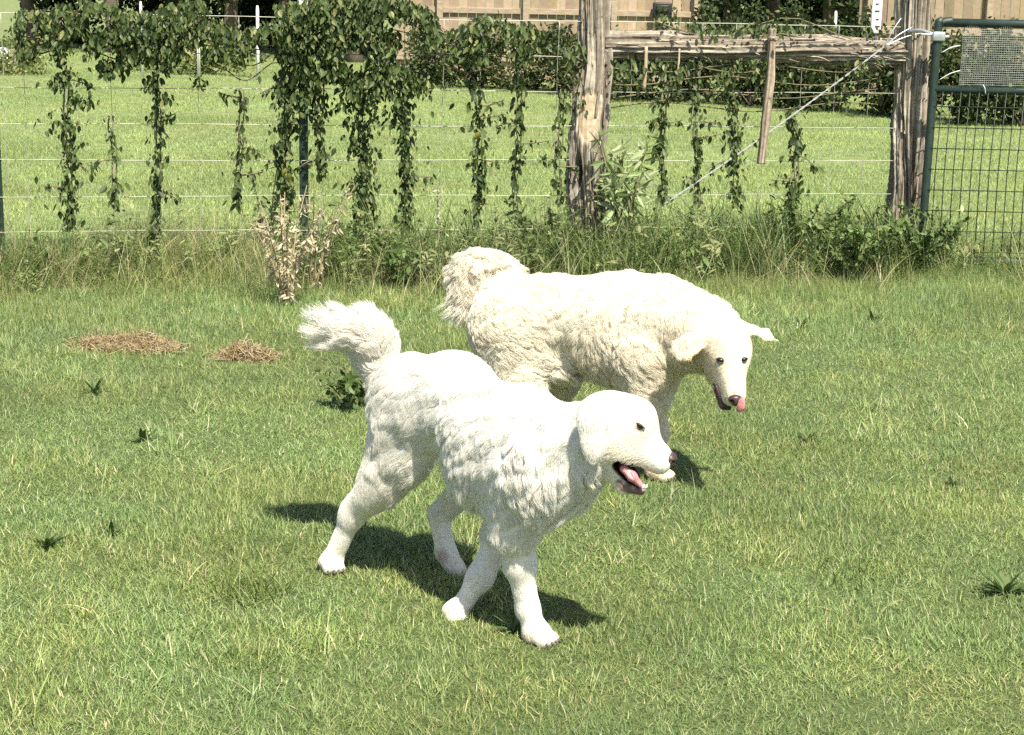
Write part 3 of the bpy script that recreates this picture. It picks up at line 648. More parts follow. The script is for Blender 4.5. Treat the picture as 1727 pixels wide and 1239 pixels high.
cols_ = [(115, 110, 385, 26, 12, 230, 'long hanging vine, leftmost strand of the fence', .3), (190, 195, 345, 10, 8, 46, 'short sparse vine strand, second from the left', .3),
         (264, 120, 425, 17, 10, 200, 'hanging vine strand below the left vine mass, third from the left', .25), (404, 150, 345, 13, 7, 80, 'thin vine strand left of the green steel post', .4),
         (482, 90, 350, 24, 14, 240, 'vine strand with a yellow leaf, just left of the green steel post', .3), (541, 140, 300, 14, 10, 110, 'vine strand just right of the green steel post', .3),
         (612, 110, 420, 26, 17, 430, 'thickest leafy vine column right of the green steel post', .12), (682, 110, 385, 22, 12, 260, 'second leafy vine column right of the green steel post', .25),
         (806, 130, 380, 17, 10, 170, 'vine strand halfway between the steel post and the stripped post', .4), (872, 110, 355, 11, 8, 95, 'thin vine strand, second left of the stripped cedar post', .35),
         (944, 150, 345, 12, 12, 70, 'wispy vine just left of the stripped cedar post', .4), (1118, 160, 335, 9, 8, 90, 'thin vine strand below the rail, first right of the stripped post', .35),
         (1174, 120, 345, 11, 8, 100, 'vine strand below the rail, second right of the stripped post', .35), (1237, 100, 345, 13, 11, 150, 'leafy vine strand left of the hanging stick', .25),
         (1340, 180, 345, 14, 12, 130, 'vine strand right of the hanging stick', .3)]
for i, (px, y0, y1, w0, w1, n, lb, gp) in enumerate(cols_): column(px, y0, y1, w0 * .9, w1 * .9, int(n * 2.4), 500 + i, lb, gp)
Y_me = new_mesh('leaf', *leaf_mesh('leaf', .055, .032, fold=.3, droop=.3), M_leaf, smooth=False); vcol(Y_me, np.tile([.46, .41, .09], (15, 1)))
vines_ = [o for o in COL.objects if o.name.startswith('vine')]
for key, spots in (('vine strand with a yellow leaf', ((482, 284), (487, 292))), ('vine strand halfway', ((808, 222),))):
    v_ = [o for o in vines_ if str(o.get('label', '')).startswith(key)][0]
    for q in spots:
        o = bpy.data.objects.new('leaf', Y_me); COL.objects.link(o); o.parent = v_; o.location = Vector(atf(*q, -.10)) - v_.location; o.rotation_euler = (.2, .3, rng.uniform(-.5, .5)); o['label'] = 'yellow leaf'
def mat_vine(x0, x1, top, bot, n, seed, label, holes=.42, th=.11):
    r = np.random.default_rng(seed); out = []
    while len(out) < n:
        x = r.uniform(x0, x1); y0, y1 = top(x), bot(x); y = y0 + (y1 - y0) * (r.random() ** 1.15 if r.random() > .08 else 1 + .25 * r.random())
        if vnoise(x / 26.0, y / 26.0, 1, seed % 50) < holes * (0.5 + (y - y0) / (y1 - y0 + 1)): continue
        out.append(atf(x + r.normal(0, 5), y + r.normal(0, 4), r.normal(-.06, th)))
    st = [[atf(x0 + (x1 - x0) * t, top(x0 + (x1 - x0) * t) + k * 22 + 14 + 8 * math.sin(t * 9 + k), -.03) for t in np.linspace(0, 1, 9)] for k in range(4)]
    return vine(label, np.array(out), st, seed, loose=18)
mat_vine(28, 340, lambda x: 10 + 10 * math.sin(x / 30), lambda x: 166 - 36 * abs(math.sin(x / 41.0)) - (30 if x < 60 else 0), 3900, 600, 'vine mass draped over the left stretch of the fence', .5)
mat_vine(340, 480, lambda x: 40 + 8 * math.sin(x / 20), lambda x: 130 + 10 * math.sin(x / 15.0), 800, 601, 'thinner vine cover left of the green steel post', .62)
mat_vine(470, 725, lambda x: (-14 if x > 520 else 6) + (0 if x < 660 else (x - 660) * .5), lambda x: 148 - 12 * math.sin(x / 21.0), 5600, 602, 'thickest bushy vine mass covering the green steel post top', .30, .12)
mat_vine(715, 902, lambda x: 34 + 9 * math.sin(x / 17), lambda x: 140 - 26 * abs(math.sin(x / 40.0)), 1150, 603, 'vine trailing along the top wire towards the stripped post', .58)
mat_vine(948, 985, lambda x: 70, lambda x: 215, 110, 604, 'vine wisp clinging to the left side of the stripped post', .35, .05)
mat_vine(1105, 1500, lambda x: 34 + 12 * math.sin(x / 37), lambda x: 66 + 6 * math.sin(x / 23), 240, 605, 'vine sprigs growing along the top of the cedar rail', .62)
mat_vine(1030, 1480, lambda x: 100, lambda x: 178 + 8 * math.sin(x / 19), 360, 606, 'vine curtain hanging in the shade under the cedar rail', .66)

# ------------------------------------------------------------------ weeds and small plants
def leafy_plant(name, label, cat, base, stems, seed, cols, size, nper, m, hang=.2, group=None, lean=.3, h=.4, W=.4, stem_col=(.2, .22, .08), loose=0):
    r = np.random.default_rng(seed); root = thing(name, label, cat, tuple(base), group); st = []; Ps = []
    for i in range(stems):
        a = r.random() * 6.28; hh = h * r.uniform(.6, 1.1); e = np.asarray(base) + np.array([math.cos(a) * lean * hh, math.sin(a) * lean * hh, hh])
        P = smooth_path([np.asarray(base) + (r.normal(0, .015), r.normal(0, .015), -.02), (np.asarray(base) + e) / 2 + (0, 0, hh * .12), e], 10); st.append(tube(P, np.linspace(.005, .002, 10), 5))
        t = .15 + .85 * r.random(nper); ii = (t * 9).astype(int); Ps.append(P[ii] + r.normal(0, .008, (nper, 3)))
    V, F = join(st); part('stem', new_mesh('stem', V, F, mat(name + '_stem', stem_col, tuple(x * .7 for x in stem_col), 30, .8)), root)
    P = np.concatenate(Ps); n = len(P); R_ = rand_rots(n, r, hang)
    part('foliage', leaf_field(P, R_, r.uniform(*size, n), pick(cols, np.full(len(cols), 1 / len(cols)), n, r), m, W=W), root)['kind'] = 'stuff'
    return root
def gp(px, py): p_ = gnd(px, py); p_[2] = float(ground_z(p_[0], p_[1])); return p_
tan = np.array([(.55, .50, .35), (.46, .40, .26), (.62, .57, .42), (.38, .33, .20)])
leafy_plant('dried_weed', 'tall dried weed with curled tan leaves below the green steel post', 'weed', gp(482, 516), 17, 700, tan, (.018, .055), 40, M_dry, hang=.4, h=.56, lean=.42, W=.3, stem_col=(.4, .32, .18))
leafy_plant('dried_weed', 'dried tan weed at the foot of the green steel post', 'weed', gp(528, 490), 9, 701, tan, (.02, .05), 26, M_dry, hang=.5, h=.56, lean=.4, W=.28, stem_col=(.4, .32, .18))
green = np.array([(.10, .17, .045), (.14, .21, .06), (.07, .12, .03), (.18, .24, .085)])
pale = np.array([(.30, .36, .18), (.24, .32, .13), (.38, .42, .24), (.18, .25, .09)])
leafy_plant('tall_weed', 'pale tall weed standing right of the stripped cedar post', 'weed', gp(1046, 455), 13, 702, pale, (.07, .16), 22, M_leaf, hang=-.1, h=.78, lean=.22, W=.2)
leafy_plant('tall_weed', 'pale weed among the vines left of the green steel post', 'weed', gp(452, 440), 5, 703, pale, (.05, .09), 16, M_leaf, hang=.3, h=.55, lean=.2, W=.3)
leafy_plant('leafy_weed', 'bright leafy weed left of the stripped cedar post foot', 'weed', gp(900, 440), 9, 704, green, (.05, .11), 18, M_leaf, hang=.0, h=.33, lean=.6, W=.3)
leafy_plant('leafy_weed', 'round leafy bush in front of the gate-side cedar post', 'weed', gp(1435, 478), 22, 705, green * 1.1, (.022, .045), 42, M_leaf, hang=.0, h=.40, lean=.8, W=.7)
leafy_plant('leafy_weed', 'dark leafy bush at the right foot of the gate-side post', 'weed', gp(1550, 466), 22, 706, green * .9, (.022, .048), 46, M_leaf, hang=.0, h=.38, lean=.75, W=.5)
leafy_plant('leafy_weed', 'weed bush left of the gate-side cedar post', 'weed', gp(1350, 455), 18, 707, green, (.03, .06), 36, M_leaf, hang=.0, h=.46, lean=.7, W=.3)
leafy_plant('leafy_weed', 'small dark leafy clump behind the trotting dog, under its tail', 'weed', gp(588, 690), 10, 708, green * .7, (.025, .045), 22, M_leaf, hang=.0, h=.14, lean=.9, W=.7)
leafy_plant('leafy_weed', 'leafy weed behind the tail of the cream dog', 'weed', gp(690, 490), 8, 709, green * .8, (.05, .09), 16, M_leaf, hang=.0, h=.25, lean=.8, W=.35)
leafy_plant('seed_head', 'fluffy pale seed head on a stem in front of the wire', 'weed', gp(740, 440), 2, 710, np.array([(.6, .6, .48), (.5, .52, .38)]), (.02, .04), 40, M_dry, hang=.4, h=.42, lean=.05, W=.25)
leafy_plant('yellow_weed', 'weed with yellow leaves at the stripped cedar post foot', 'weed', gp(1030, 445), 6, 711, np.array([(.42, .40, .10), (.34, .36, .12), (.5, .46, .16)]), (.05, .11), 14, M_leaf, hang=.4, h=.34, lean=.5, W=.2)
def rosette(px, py, n, L, seed, label, col=green * .85):
    r = np.random.default_rng(seed); b_ = gp(px, py); root = thing('broadleaf_weed', label, 'weed', tuple(b_), 'broadleaf weeds in the lawn')
    n = n * 2
    for i in range(n):
        a = i * 2.4 + r.normal(0, .3); l_ = L * .8 * r.uniform(.6, 1.1); v_, f_ = leaf_mesh('leaf', l_, l_ * .22, fold=.3, droop=-.1); el = r.uniform(.15, 1.15)
        zx = -np.array([math.cos(a) * math.cos(el), math.sin(a) * math.cos(el), math.sin(el)]); x = np.cross((0, 0, 1.0), zx); x /= np.linalg.norm(x); y = np.cross(zx, x)
        V = v_ @ np.stack([x, y, zx]) + b_; me = new_mesh('leaf', V, f_, M_leaf); vcol(me, np.tile(col[i % len(col)], (len(V), 1))); part('leaf', me, root)
for i, (px, py, n, L, lb) in enumerate([(1695, 998, 11, .13, 'dark broadleaf weed at the right edge of the lawn'), (188, 905, 7, .08, 'small broadleaf weed at mid left of the lawn'), (80, 925, 8, .11, 'pale-leaved weed near the left edge of the lawn'),
                                 (1362, 745, 6, .09, 'small dark weed in the lawn below the licking dog'), (240, 745, 7, .10, 'dark weed in the lawn below the dry clippings'), (1605, 815, 5, .07, 'tiny weed in the lawn at mid right'),
                                 (870, 1068, 6, .10, 'weed beside the front paw of the trotting dog'), (1470, 545, 7, .09, 'weed on the lawn below the round leafy bush'), (1350, 555, 6, .09, 'weed on the lawn right of the cream dog ear'), (160, 660, 6, .11, 'weed in the lawn below the long dry clippings')]):
    rosette(px, py, n, L, 720 + i, lb)
# long grass clump in the lawn, front left
def grass_clump(label, px, py, n, rad, h0, h1, cols, p, seed, name='grass_clump', tilt=.7, w=(.0022, .0045)):
    b_ = gp(px, py); me = blade_patch(name, n, rad, h0, h1, w[0], w[1], tilt, cols, p, seg=5, curl=.7, seed=seed, m=M_dry); o = obj(name, me, loc=tuple(b_)); return tag(o, label, 'grass', 'long grass clumps')
G2 = [(.12, .17, .045), (.18, .23, .07), (.09, .13, .03), (.30, .32, .13)]
grass_clump('long dark grass clump left of the front dog, in the lawn', 425, 1005, 170, .11, .06, .17, G2, [.35, .25, .25, .15], 730)
grass_clump('low grass clump at lower left in front of the darker one', 425, 1125, 70, .09, .05, .13, G2, [.35, .3, .15, .2], 731)
grass_clump('long grass clump right of the front dog at mid lawn', 1435, 975, 90, .13, .06, .15, G2, [.35, .3, .15, .2], 732)
grass_clump('wild grass clump at the foot of the gate-side post', 1500, 470, 200, .22, .12, .34, G2, [.35, .25, .3, .1], 733)
grass_clump('arching grass clump right of the stripped cedar post', 1075, 455, 220, .2, .18, .46, [(.16, .2, .06), (.22, .25, .09), (.34, .33, .14)], [.45, .35, .2], 734)
# dry clippings
def clippings(label, px, py, n, rx, ry, hz, seed):
    r = np.random.default_rng(seed); b_ = gp(px, py); bits = []
    Cc = []
    for i in range(n):
        a = r.random() * 6.28; d = (math.sqrt(r.random()) if r.random() < .88 else r.uniform(.9, 1.5)) * (.55 + .8 * vnoise(math.cos(a) * 2, math.sin(a) * 2, 1, seed % 30)) ; c = b_ + np.array([math.cos(a) * d * rx, math.sin(a) * d * ry, hz * max(0, 1 - d * d) * r.random() * (.3 + 1.2 * vnoise(a * 1.3, d * 3, 1, seed % 40)) + .008])
        u = r.random() * 6.28; l_ = r.uniform(.03, .10); dr = np.array([math.cos(u), math.sin(u) * .7, r.normal(0, .25)]) * l_; k = r.normal(0, .02, 3); sd_ = np.array([-math.sin(u), math.cos(u), .6]) * r.uniform(.0006, .0014)
        p_ = [c - dr / 2, c + k, c + dr / 2]; V = np.array([q - sd_ for q in p_] + [q + sd_ for q in p_]); bits.append((V, [(0, 1, 4, 3), (1, 2, 5, 4)])); cc = np.array([(.42, .34, .20), (.35, .26, .14), (.50, .43, .27), (.27, .19, .10)])[r.integers(0, 4)]; Cc.append(np.tile(cc, (6, 1)))
    V, F = join(bits); me = new_mesh('dry_clippings', V, F, M_dry); vcol(me, np.concatenate(Cc)); o = obj('dry_clippings', me); return tag(o, label, 'grass clippings', 'dry clippings on the lawn')
clippings('long pile of dry brown grass clippings at the left of the lawn', 212, 585, 3000, .23, .11, .05, 740)
clippings('shorter pile of dry brown clippings between the long pile and the tail', 418, 602, 1900, .13, .07, .05, 741)
# arched dead cane by the tail of the rear dog
V, F = tube(smooth_path([gp(690, 470), gp(690, 470) + (.03, .1, .16), gp(720, 460) + (.08, .1, .22), gp(760, 455) + (.12, .1, .19)], 20), np.linspace(.006, .003, 20), 6)
tag(obj('dead_cane', new_mesh('dead_cane', V, F, mat('cane', (.10, .07, .045), (.06, .04, .03), 30, .8))), 'dark dead cane arching over weeds behind the cream dog tail', 'cane')

# ------------------------------------------------------------------ the dogs
class Sdf:
    """a body as one blended volume, meshed as a single continuous surface"""
    def __init__(s): s.pr = []; s.cut = []
    def cone(s, a, b, ra, rb, k=.03, sq=None, f=1.0, hair=.03, comb=(0, 0, -1), lift=.15, dens=1.0, zone=0):
        s.pr.append(dict(t='c', a=np.asarray(a, float), b=np.asarray(b, float), ra=ra, rb=rb, k=k, sq=None if sq is None else np.asarray(sq, float) / np.linalg.norm(sq), f=f, hair=hair, comb=np.asarray(comb, float), lift=lift, dens=dens, zone=zone)); return s
    def ell(s, c, ax, r, k=.03, hair=.03, comb=(0, 0, -1), lift=.15, dens=1.0, zone=0):
        ax = np.array([np.asarray(v, float) / np.linalg.norm(v) for v in ax])
        # re-orthogonalise
        ax[1] -= ax[0] * (ax[0] @ ax[1]); ax[1] /= np.linalg.norm(ax[1]); ax[2] = np.cross(ax[0], ax[1])
        s.pr.append(dict(t='e', c=np.asarray(c, float), ax=ax, r=np.asarray(r, float), k=k, hair=hair, comb=np.asarray(comb, float), lift=lift, dens=dens, zone=zone)); return s
    def carve(s, c, ax, r, k=.01):
        s.ell(c, ax, r, k); s.cut.append(s.pr.pop())
    @staticmethod
    def d(p, X):
        if p['t'] == 'c':
            ab = p['b'] - p['a']; q = X - p['a']
            t = np.clip((q @ ab) / (ab @ ab + 1e-12), 0, 1); v = q - t[..., None] * ab
            if p['sq'] is not None:
                c = v @ p['sq']; v = v + (c * (1 / p['f'] - 1))[..., None] * p['sq']
            return (np.sqrt((v * v).sum(-1)) - (p['ra'] + (p['rb'] - p['ra']) * t)) * (min(1, p['f']))
        q = (X - p['c']) @ p['ax'].T; a = q / p['r']; k0 = np.sqrt((a * a).sum(-1)); b = a / p['r']; k1 = np.sqrt((b * b).sum(-1)) + 1e-9
        return k0 * (k0 - 1) / k1
    def bounds(s, p):
        if p['t'] == 'c':
            r = max(p['ra'], p['rb']) * max(1, p['f'])
            return np.minimum(p['a'], p['b']) - r, np.maximum(p['a'], p['b']) + r
        r = np.abs(p['ax'].T) @ p['r']; return p['c'] - r, p['c'] + r
    def mesh(s, h):
        B = [s.bounds(p) for p in s.pr]
        lo = np.min([b[0] for b in B], 0) - .04; hi = np.max([b[1] for b in B], 0) + .04
        n = np.ceil((hi - lo) / h).astype(int) + 1
        D = np.full(n, .2, np.float32)
        g = [lo[i] + h * np.arange(n[i]) for i in range(3)]
        def sub(p, m):
            b0, b1 = s.bounds(p); sl = tuple(slice(max(0, int((b0[i] - m - lo[i]) / h)), min(n[i], int((b1[i] + m - lo[i]) / h) + 2)) for i in range(3))
            X = np.stack(np.meshgrid(*[g[i][sl[i]] for i in range(3)], indexing='ij'), -1); return sl, X
        for p in s.pr:
            k = p['k']; sl, X = sub(p, k + .03); d = s.d(p, X); a = D[sl]
            hh = np.maximum(k - np.abs(a - d), 0) / k; D[sl] = np.minimum(a, d) - hh * hh * k * .25
        for p in s.cut:
            k = p['k']; sl, X = sub(p, k + .03); d = -s.d(p, X); a = D[sl]
            hh = np.maximum(k - np.abs(a - d), 0) / k; D[sl] = np.maximum(a, d) + hh * hh * k * .25
        V, F = surface_nets(D, lo, h)
        return V, F
    def region(s, V):
        best = np.full(len(V), 9.0); idx = np.zeros(len(V), int)
        for i, p in enumerate(s.pr):
            d = s.d(p, V); m = d < best; best[m] = d[m]; idx[m] = i
        return idx
def surface_nets(D, lo, h):
    I = D < 0; n = np.array(D.shape)
    c = [(i, j, k) for i in (0, 1) for j in (0, 1) for k in (0, 1)]
    sl = lambda o: tuple(slice(o[a], n[a] - 1 + o[a]) for a in range(3))
    cnt = sum(I[sl(o)].astype(np.int8) for o in c); act = (cnt > 0) & (cnt < 8)
    cells = np.argwhere(act); vid = np.full(n - 1, -1, np.int64); vid[act] = np.arange(len(cells))
    val = {o: D[sl(o)][act] for o in c}; acc = np.zeros((len(cells), 3)); num = np.zeros(len(cells))
    for o in c:
        for a in range(3):
            if o[a] == 0:
                q = list(o); q[a] = 1; q = tuple(q); x, y = val[o], val[q]; m = (x < 0) != (y < 0)
                t = np.where(m, x / np.where(m, x - y, 1), 0); p = np.tile(np.array(o, float), (len(cells), 1)); p[:, a] = t
                acc[m] += p[m]; num[m] += 1
    V = lo + h * (cells + acc / num[:, None])
    Fs = []
    for a in range(3):
        b, cc = (a + 1) % 3, (a + 2) % 3
        s0 = [slice(None)] * 3; s1 = [slice(None)] * 3; s0[a] = slice(0, n[a] - 1); s1[a] = slice(1, n[a])
        A, Bq = I[tuple(s0)], I[tuple(s1)]; e = np.argwhere(A != Bq)
        ok = (e[:, b] > 0) & (e[:, cc] > 0) & (e[:, b] < n[b] - 1) & (e[:, cc] < n[cc] - 1); e = e[ok]
        q = []
        for db, dc in ((-1, -1), (0, -1), (0, 0), (-1, 0)):
            f = e.copy(); f[:, b] += db; f[:, cc] += dc; q.append(vid[f[:, 0], f[:, 1], f[:, 2]])
        q = np.stack(q, -1); ins = A[e[:, 0], e[:, 1], e[:, 2]]
        q[~ins] = q[~ins][:, ::-1]; Fs.append(q)
    return V, np.concatenate(Fs)
def relax(V, F, it=2, lam=.5):
    e = np.concatenate([F[:, [0, 1]], F[:, [1, 2]], F[:, [2, 3]], F[:, [3, 0]]])
    for _ in range(it):
        acc = np.zeros_like(V); n = np.zeros(len(V))
        for a, b in ((0, 1), (1, 0)):
            np.add.at(acc, e[:, a], V[e[:, b]]); np.add.at(n, e[:, a], 1)
        V = V + lam * (acc / n[:, None] - V)
    return V
def vnormals(V, F):
    fn = np.cross(V[F[:, 2]] - V[F[:, 0]], V[F[:, 3]] - V[F[:, 1]]); N = np.zeros_like(V)
    for i in range(4): np.add.at(N, F[:, i], fn)
    return N / (np.linalg.norm(N, axis=1)[:, None] + 1e-12)

M_skin = attr_mat('dog_skin', rough=.6, spec=.25, noise=.06, nscale=90)
def fur_mat(name, c1, c2, tr):
    m = bpy.data.materials.new(name); m.use_nodes = True; t = m.node_tree; t.nodes.remove(t.nodes['Principled BSDF']); out = t.nodes['Material Output']
    hi = t.nodes.new('ShaderNodeHairInfo'); a = t.nodes.new('ShaderNodeAttribute'); a.attribute_name = 'tone'
    mx = t.nodes.new('ShaderNodeMix'); mx.data_type = 'RGBA'; mx.inputs[6].default_value = (*c1, 1); mx.inputs[7].default_value = (*c2, 1)
    t.links.new(a.outputs['Fac'], mx.inputs[0])
    d = t.nodes.new('ShaderNodeBsdfDiffuse'); l = t.nodes.new('ShaderNodeBsdfTranslucent'); mi = t.nodes.new('ShaderNodeMixShader'); mi.inputs[0].default_value = tr
    t.links.new(mx.outputs[2], d.inputs[0]); t.links.new(mx.outputs[2], l.inputs[0])
    t.links.new(d.outputs[0], mi.inputs[1]); t.links.new(l.outputs[0], mi.inputs[2]); t.links.new(mi.outputs[0], out.inputs[0])
    return m
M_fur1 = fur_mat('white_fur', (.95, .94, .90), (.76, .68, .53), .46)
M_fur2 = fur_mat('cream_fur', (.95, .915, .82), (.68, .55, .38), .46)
M_eye = mat('dog_eye', (.014, .009, .006), rough=.28, spec=.4)
M_rim = mat('dog_eyelid', (.05, .035, .028), (.03, .02, .018), 80, .5)
M_nose = mat('dog_nose', (.05, .03, .028), (.12, .07, .062), 60, .42, .4, spec=.5)
M_nose2 = mat('dog_nose_dark', (.03, .02, .02), (.06, .04, .036), 60, .4, .4, spec=.5)
M_tongue = mat('dog_tongue', (.66, .29, .29), (.56, .21, .23), 70, .35, .25, spec=.5)
M_gum = mat('dog_mouth', (.02, .012, .012), (.055, .02, .022), 45, .45, spec=.5)
M_tooth = mat('dog_tooth', (.75, .7, .6), rough=.35)
M_claw = mat('dog_claw', (.12, .09, .075), rough=.5)

def noise3(P, f, o):
    A_ = np.random.default_rng(1000 + o).normal(0, 1, (3, 4)); A_ /= np.linalg.norm(A_, axis=0); q = P @ A_ * f
    return (vnoise(q[:, 0], q[:, 1], 1, o) + vnoise(q[:, 2], q[:, 3], 1, o + 7)) - 1.0
def fur(name, root, V, F, sdf, m, n, seed, clump_n, curl=0.0, skip=(), tonef=None, rad=.0009, npt=8, wave=.12, skipf=None, flow=.35, fdir=(0, 0, -1), feather=.45, cstr=.6, rag=.1):
    r = np.random.default_rng(seed); fdir = np.asarray(fdir, float); fdir /= np.linalg.norm(fdir)
    N = vnormals(V, F); reg = sdf.region(V)
    H = np.array([p['hair'] for p in sdf.pr])[reg]; Dn = np.array([p['dens'] for p in sdf.pr])[reg]
    LI = np.array([p['lift'] for p in sdf.pr])[reg]; CB = np.stack([p['comb'] / (np.linalg.norm(p['comb']) + 1e-9) for p in sdf.pr])[reg]
    # blend the region values over the surface so that there is no seam in the coat
    e = np.concatenate([F[:, [0, 1]], F[:, [1, 2]], F[:, [2, 3]], F[:, [3, 0]]])
    cntv = np.bincount(e[:, 0], minlength=len(V)) + np.bincount(e[:, 1], minlength=len(V))
    Q = np.concatenate([H[:, None], Dn[:, None], LI[:, None], CB], 1)
    for _ in range(16):
        acc = np.stack([np.bincount(e[:, 0], Q[e[:, 1], j], len(V)) + np.bincount(e[:, 1], Q[e[:, 0], j], len(V)) for j in range(Q.shape[1])], -1)
        Q = .4 * Q + .6 * acc / cntv[:, None]
    Q[:, 0] *= 1 + feather * np.clip(N @ fdir, 0, 1) * np.clip((Q[:, 0] - .011) / .01, 0, 1)
    Q[:, 3:] += flow * np.stack([noise3(V, 7.0, 40 + k) * 2 for k in range(3)], -1) * np.clip((Q[:, :1] - .008) / .02, 0, 1)
    ar = np.linalg.norm(np.cross(V[F[:, 2]] - V[F[:, 0]], V[F[:, 3]] - V[F[:, 1]]), axis=1) * .5
    pw = ar * Q[F, 1].mean(1); pw /= pw.sum()
    def roots(n):
        fi = r.choice(len(F), n, p=pw); u, v = r.random((n, 1)), r.random((n, 1)); f = F[fi]
        bl = lambda A: (A[f[:, 0]] * (1 - u) + A[f[:, 1]] * u) * (1 - v) + (A[f[:, 3]] * (1 - u) + A[f[:, 2]] * u) * v
        return bl(V), bl(N), bl(Q)
    P, NN, QQ = roots(n)
    ok = np.ones(n, bool)
    if skipf is not None: ok &= ~skipf(P)
    for c, rr in skip: ok &= np.linalg.norm(P - np.asarray(c), axis=1) > rr
    P, NN, QQ = P[ok], NN[ok], QQ[ok]; n = len(P)
    s = np.linspace(0, 1, npt)
    def strands(P, NN, QQ, jit):
        n = len(P); L = QQ[:, :1] * r.uniform(.75, 1.15, (n, 1)); cb = QQ[:, 3:] + r.normal(0, jit, (n, 3))
        tg = cb - (cb * NN).sum(1)[:, None] * NN; tl = np.linalg.norm(tg, axis=1)[:, None]; tg = tg / (tl + 1e-9)
        lf = np.clip(QQ[:, 2:3] + r.normal(0, .03, (n, 1)), .03, .95)
        d0 = NN * lf + tg * (1 - lf); d0 /= np.linalg.norm(d0, axis=1)[:, None]
        d1 = tg * .9 + NN * lf * .3 + np.array([0, 0, -.30]); d1 /= np.linalg.norm(d1, axis=1)[:, None]
        return P[:, None] + L[:, None] * (s[None, :, None] * d0[:, None] + (s ** 2)[None, :, None] * (d1 - d0)[:, None] * .5), L, tg
    X, L, tg = strands(P, NN, QQ, .07)
    cP, cN, cQ = roots(clump_n); cX, cL, _ = strands(cP, cN, cQ, rag)
    kd = kdtree.KDTree(clump_n)
    for i, p in enumerate(cP): kd.insert(p, i)
    kd.balance()
    ci = np.array([kd.find(p)[1] for p in P])
    cs = cstr * (.55 + .6 * r.random(clump_n)[ci]) * np.clip(L[:, 0] / .05, .35, 1.1)
    X += (cX[ci] - X) * np.clip(cs[:, None] * s[None] ** 1.2, 0, .95)[..., None]
    # waves and curls, coherent over the coat and shared by each lock
    ph = 9 * noise3(P, 14.0, 60) + 1.2 * r.random(clump_n)[ci]; fr = r.uniform(.8, 1.3, clump_n)[ci] * np.clip(L[:, 0] / .05, .6, 2.2)
    sd_ = np.cross(NN, tg); am = np.minimum(L[:, 0], .06) * (wave + curl * np.exp(-np.clip(L[:, 0] - .055, 0, 1) / .03))
    ang = ph[:, None] + s[None] * fr[:, None] * 6.28 * (1 + curl)
    X += (sd_[:, None] * (np.sin(ang) * s[None] ** .7)[..., None] + NN[:, None] * (np.cos(ang) * s[None] ** .7)[..., None] * (.2 + .8 * curl)) * am[:, None, None]
    cu = bpy.data.hair_curves.new(name); cu.add_curves([npt] * n)
    cu.position_data.foreach_set('vector', X.astype(np.float32).ravel())
    ra = cu.attributes.get('radius') or cu.attributes.new('radius', 'FLOAT', 'POINT')
    rr = rad * (1 - .82 * s[None] ** 1.4) * r.uniform(.7, 1.3, (n, 1)) * np.clip(.6 + QQ[:, :1] * 6, .65, 1.2)
    ra.data.foreach_set('value', rr.astype(np.float32).ravel())
    tone = np.clip((tonef(P) if tonef is not None else 0) + r.normal(0, .07, n) + (r.random(clump_n)[ci] - .5) * .14, 0, 1)
    ta = cu.attributes.new('tone', 'FLOAT', 'CURVE'); ta.data.foreach_set('value', tone.astype(np.float32))
    cu.materials.append(m)
    o = bpy.data.objects.new(name, cu); COL.objects.link(o); o.parent = root; o.location = -root.location
    return o
def ball(c, ax, r, seg=20, ring=14):
    ax = np.array([np.asarray(v, float) / np.linalg.norm(v) for v in ax])
    ax[1] -= ax[0] * (ax[0] @ ax[1]); ax[1] /= np.linalg.norm(ax[1]); ax[2] = np.cross(ax[0], ax[1])
    th = np.linspace(0, math.pi, ring + 1)[1:-1]; ph = np.linspace(0, 2 * math.pi, seg, endpoint=False)
    L = [np.array([[0, 0, 1.0]])] + [np.stack([np.sin(t) * np.cos(ph), np.sin(t) * np.sin(ph), np.full(seg, math.cos(t))], -1) for t in th] + [np.array([[0, 0, -1.0]])]
    V = np.concatenate(L) * np.asarray(r); F = []
    for j in range(seg): F.append((0, 1 + j, 1 + (j + 1) % seg))
    for i in range(ring - 2):
        for j in range(seg): F.append((1 + i * seg + j, 1 + (i + 1) * seg + j, 1 + (i + 1) * seg + (j + 1) % seg, 1 + i * seg + (j + 1) % seg))
    b = 1 + (ring - 2) * seg; e = len(V) - 1
    for j in range(seg): F.append((b + j, e, b + (j + 1) % seg))
    return V @ ax + np.asarray(c), F
def ell_part(name, c, ax, r, m, root, bend=None):
    V, F = ball(c, ax, r)
    if bend is not None: V = bend(V)
    return part(name, new_mesh(name, V, F, m), root)
def paw(sd, c, fwd, r, hair=.014):
    """four toes in front of the pad"""
    fwd = np.asarray(fwd, float); fwd[2] = 0; fwd /= np.linalg.norm(fwd); lat = np.array([-fwd[1], fwd[0], 0]); c = np.asarray(c, float)
    sd.ell(c, [fwd, lat, (0, 0, 1)], (r * 1.25, r * 1.05, r * .85), k=.025, hair=hair, comb=fwd * .7 + (0, 0, -.7), lift=.12, dens=1.5)
    for i, s_ in enumerate((-1.5, -.5, .5, 1.5)):
        q = c + fwd * r * (1.15 - .16 * abs(s_)) + lat * s_ * r * .52 + np.array([0, 0, -r * .30])
        sd.ell(q, [fwd, lat, (0, 0, 1)], (r * .66, r * .31, r * .48), k=.004, hair=hair * .6, comb=fwd * .8 + (0, 0, -.6), lift=.10, dens=1.4)
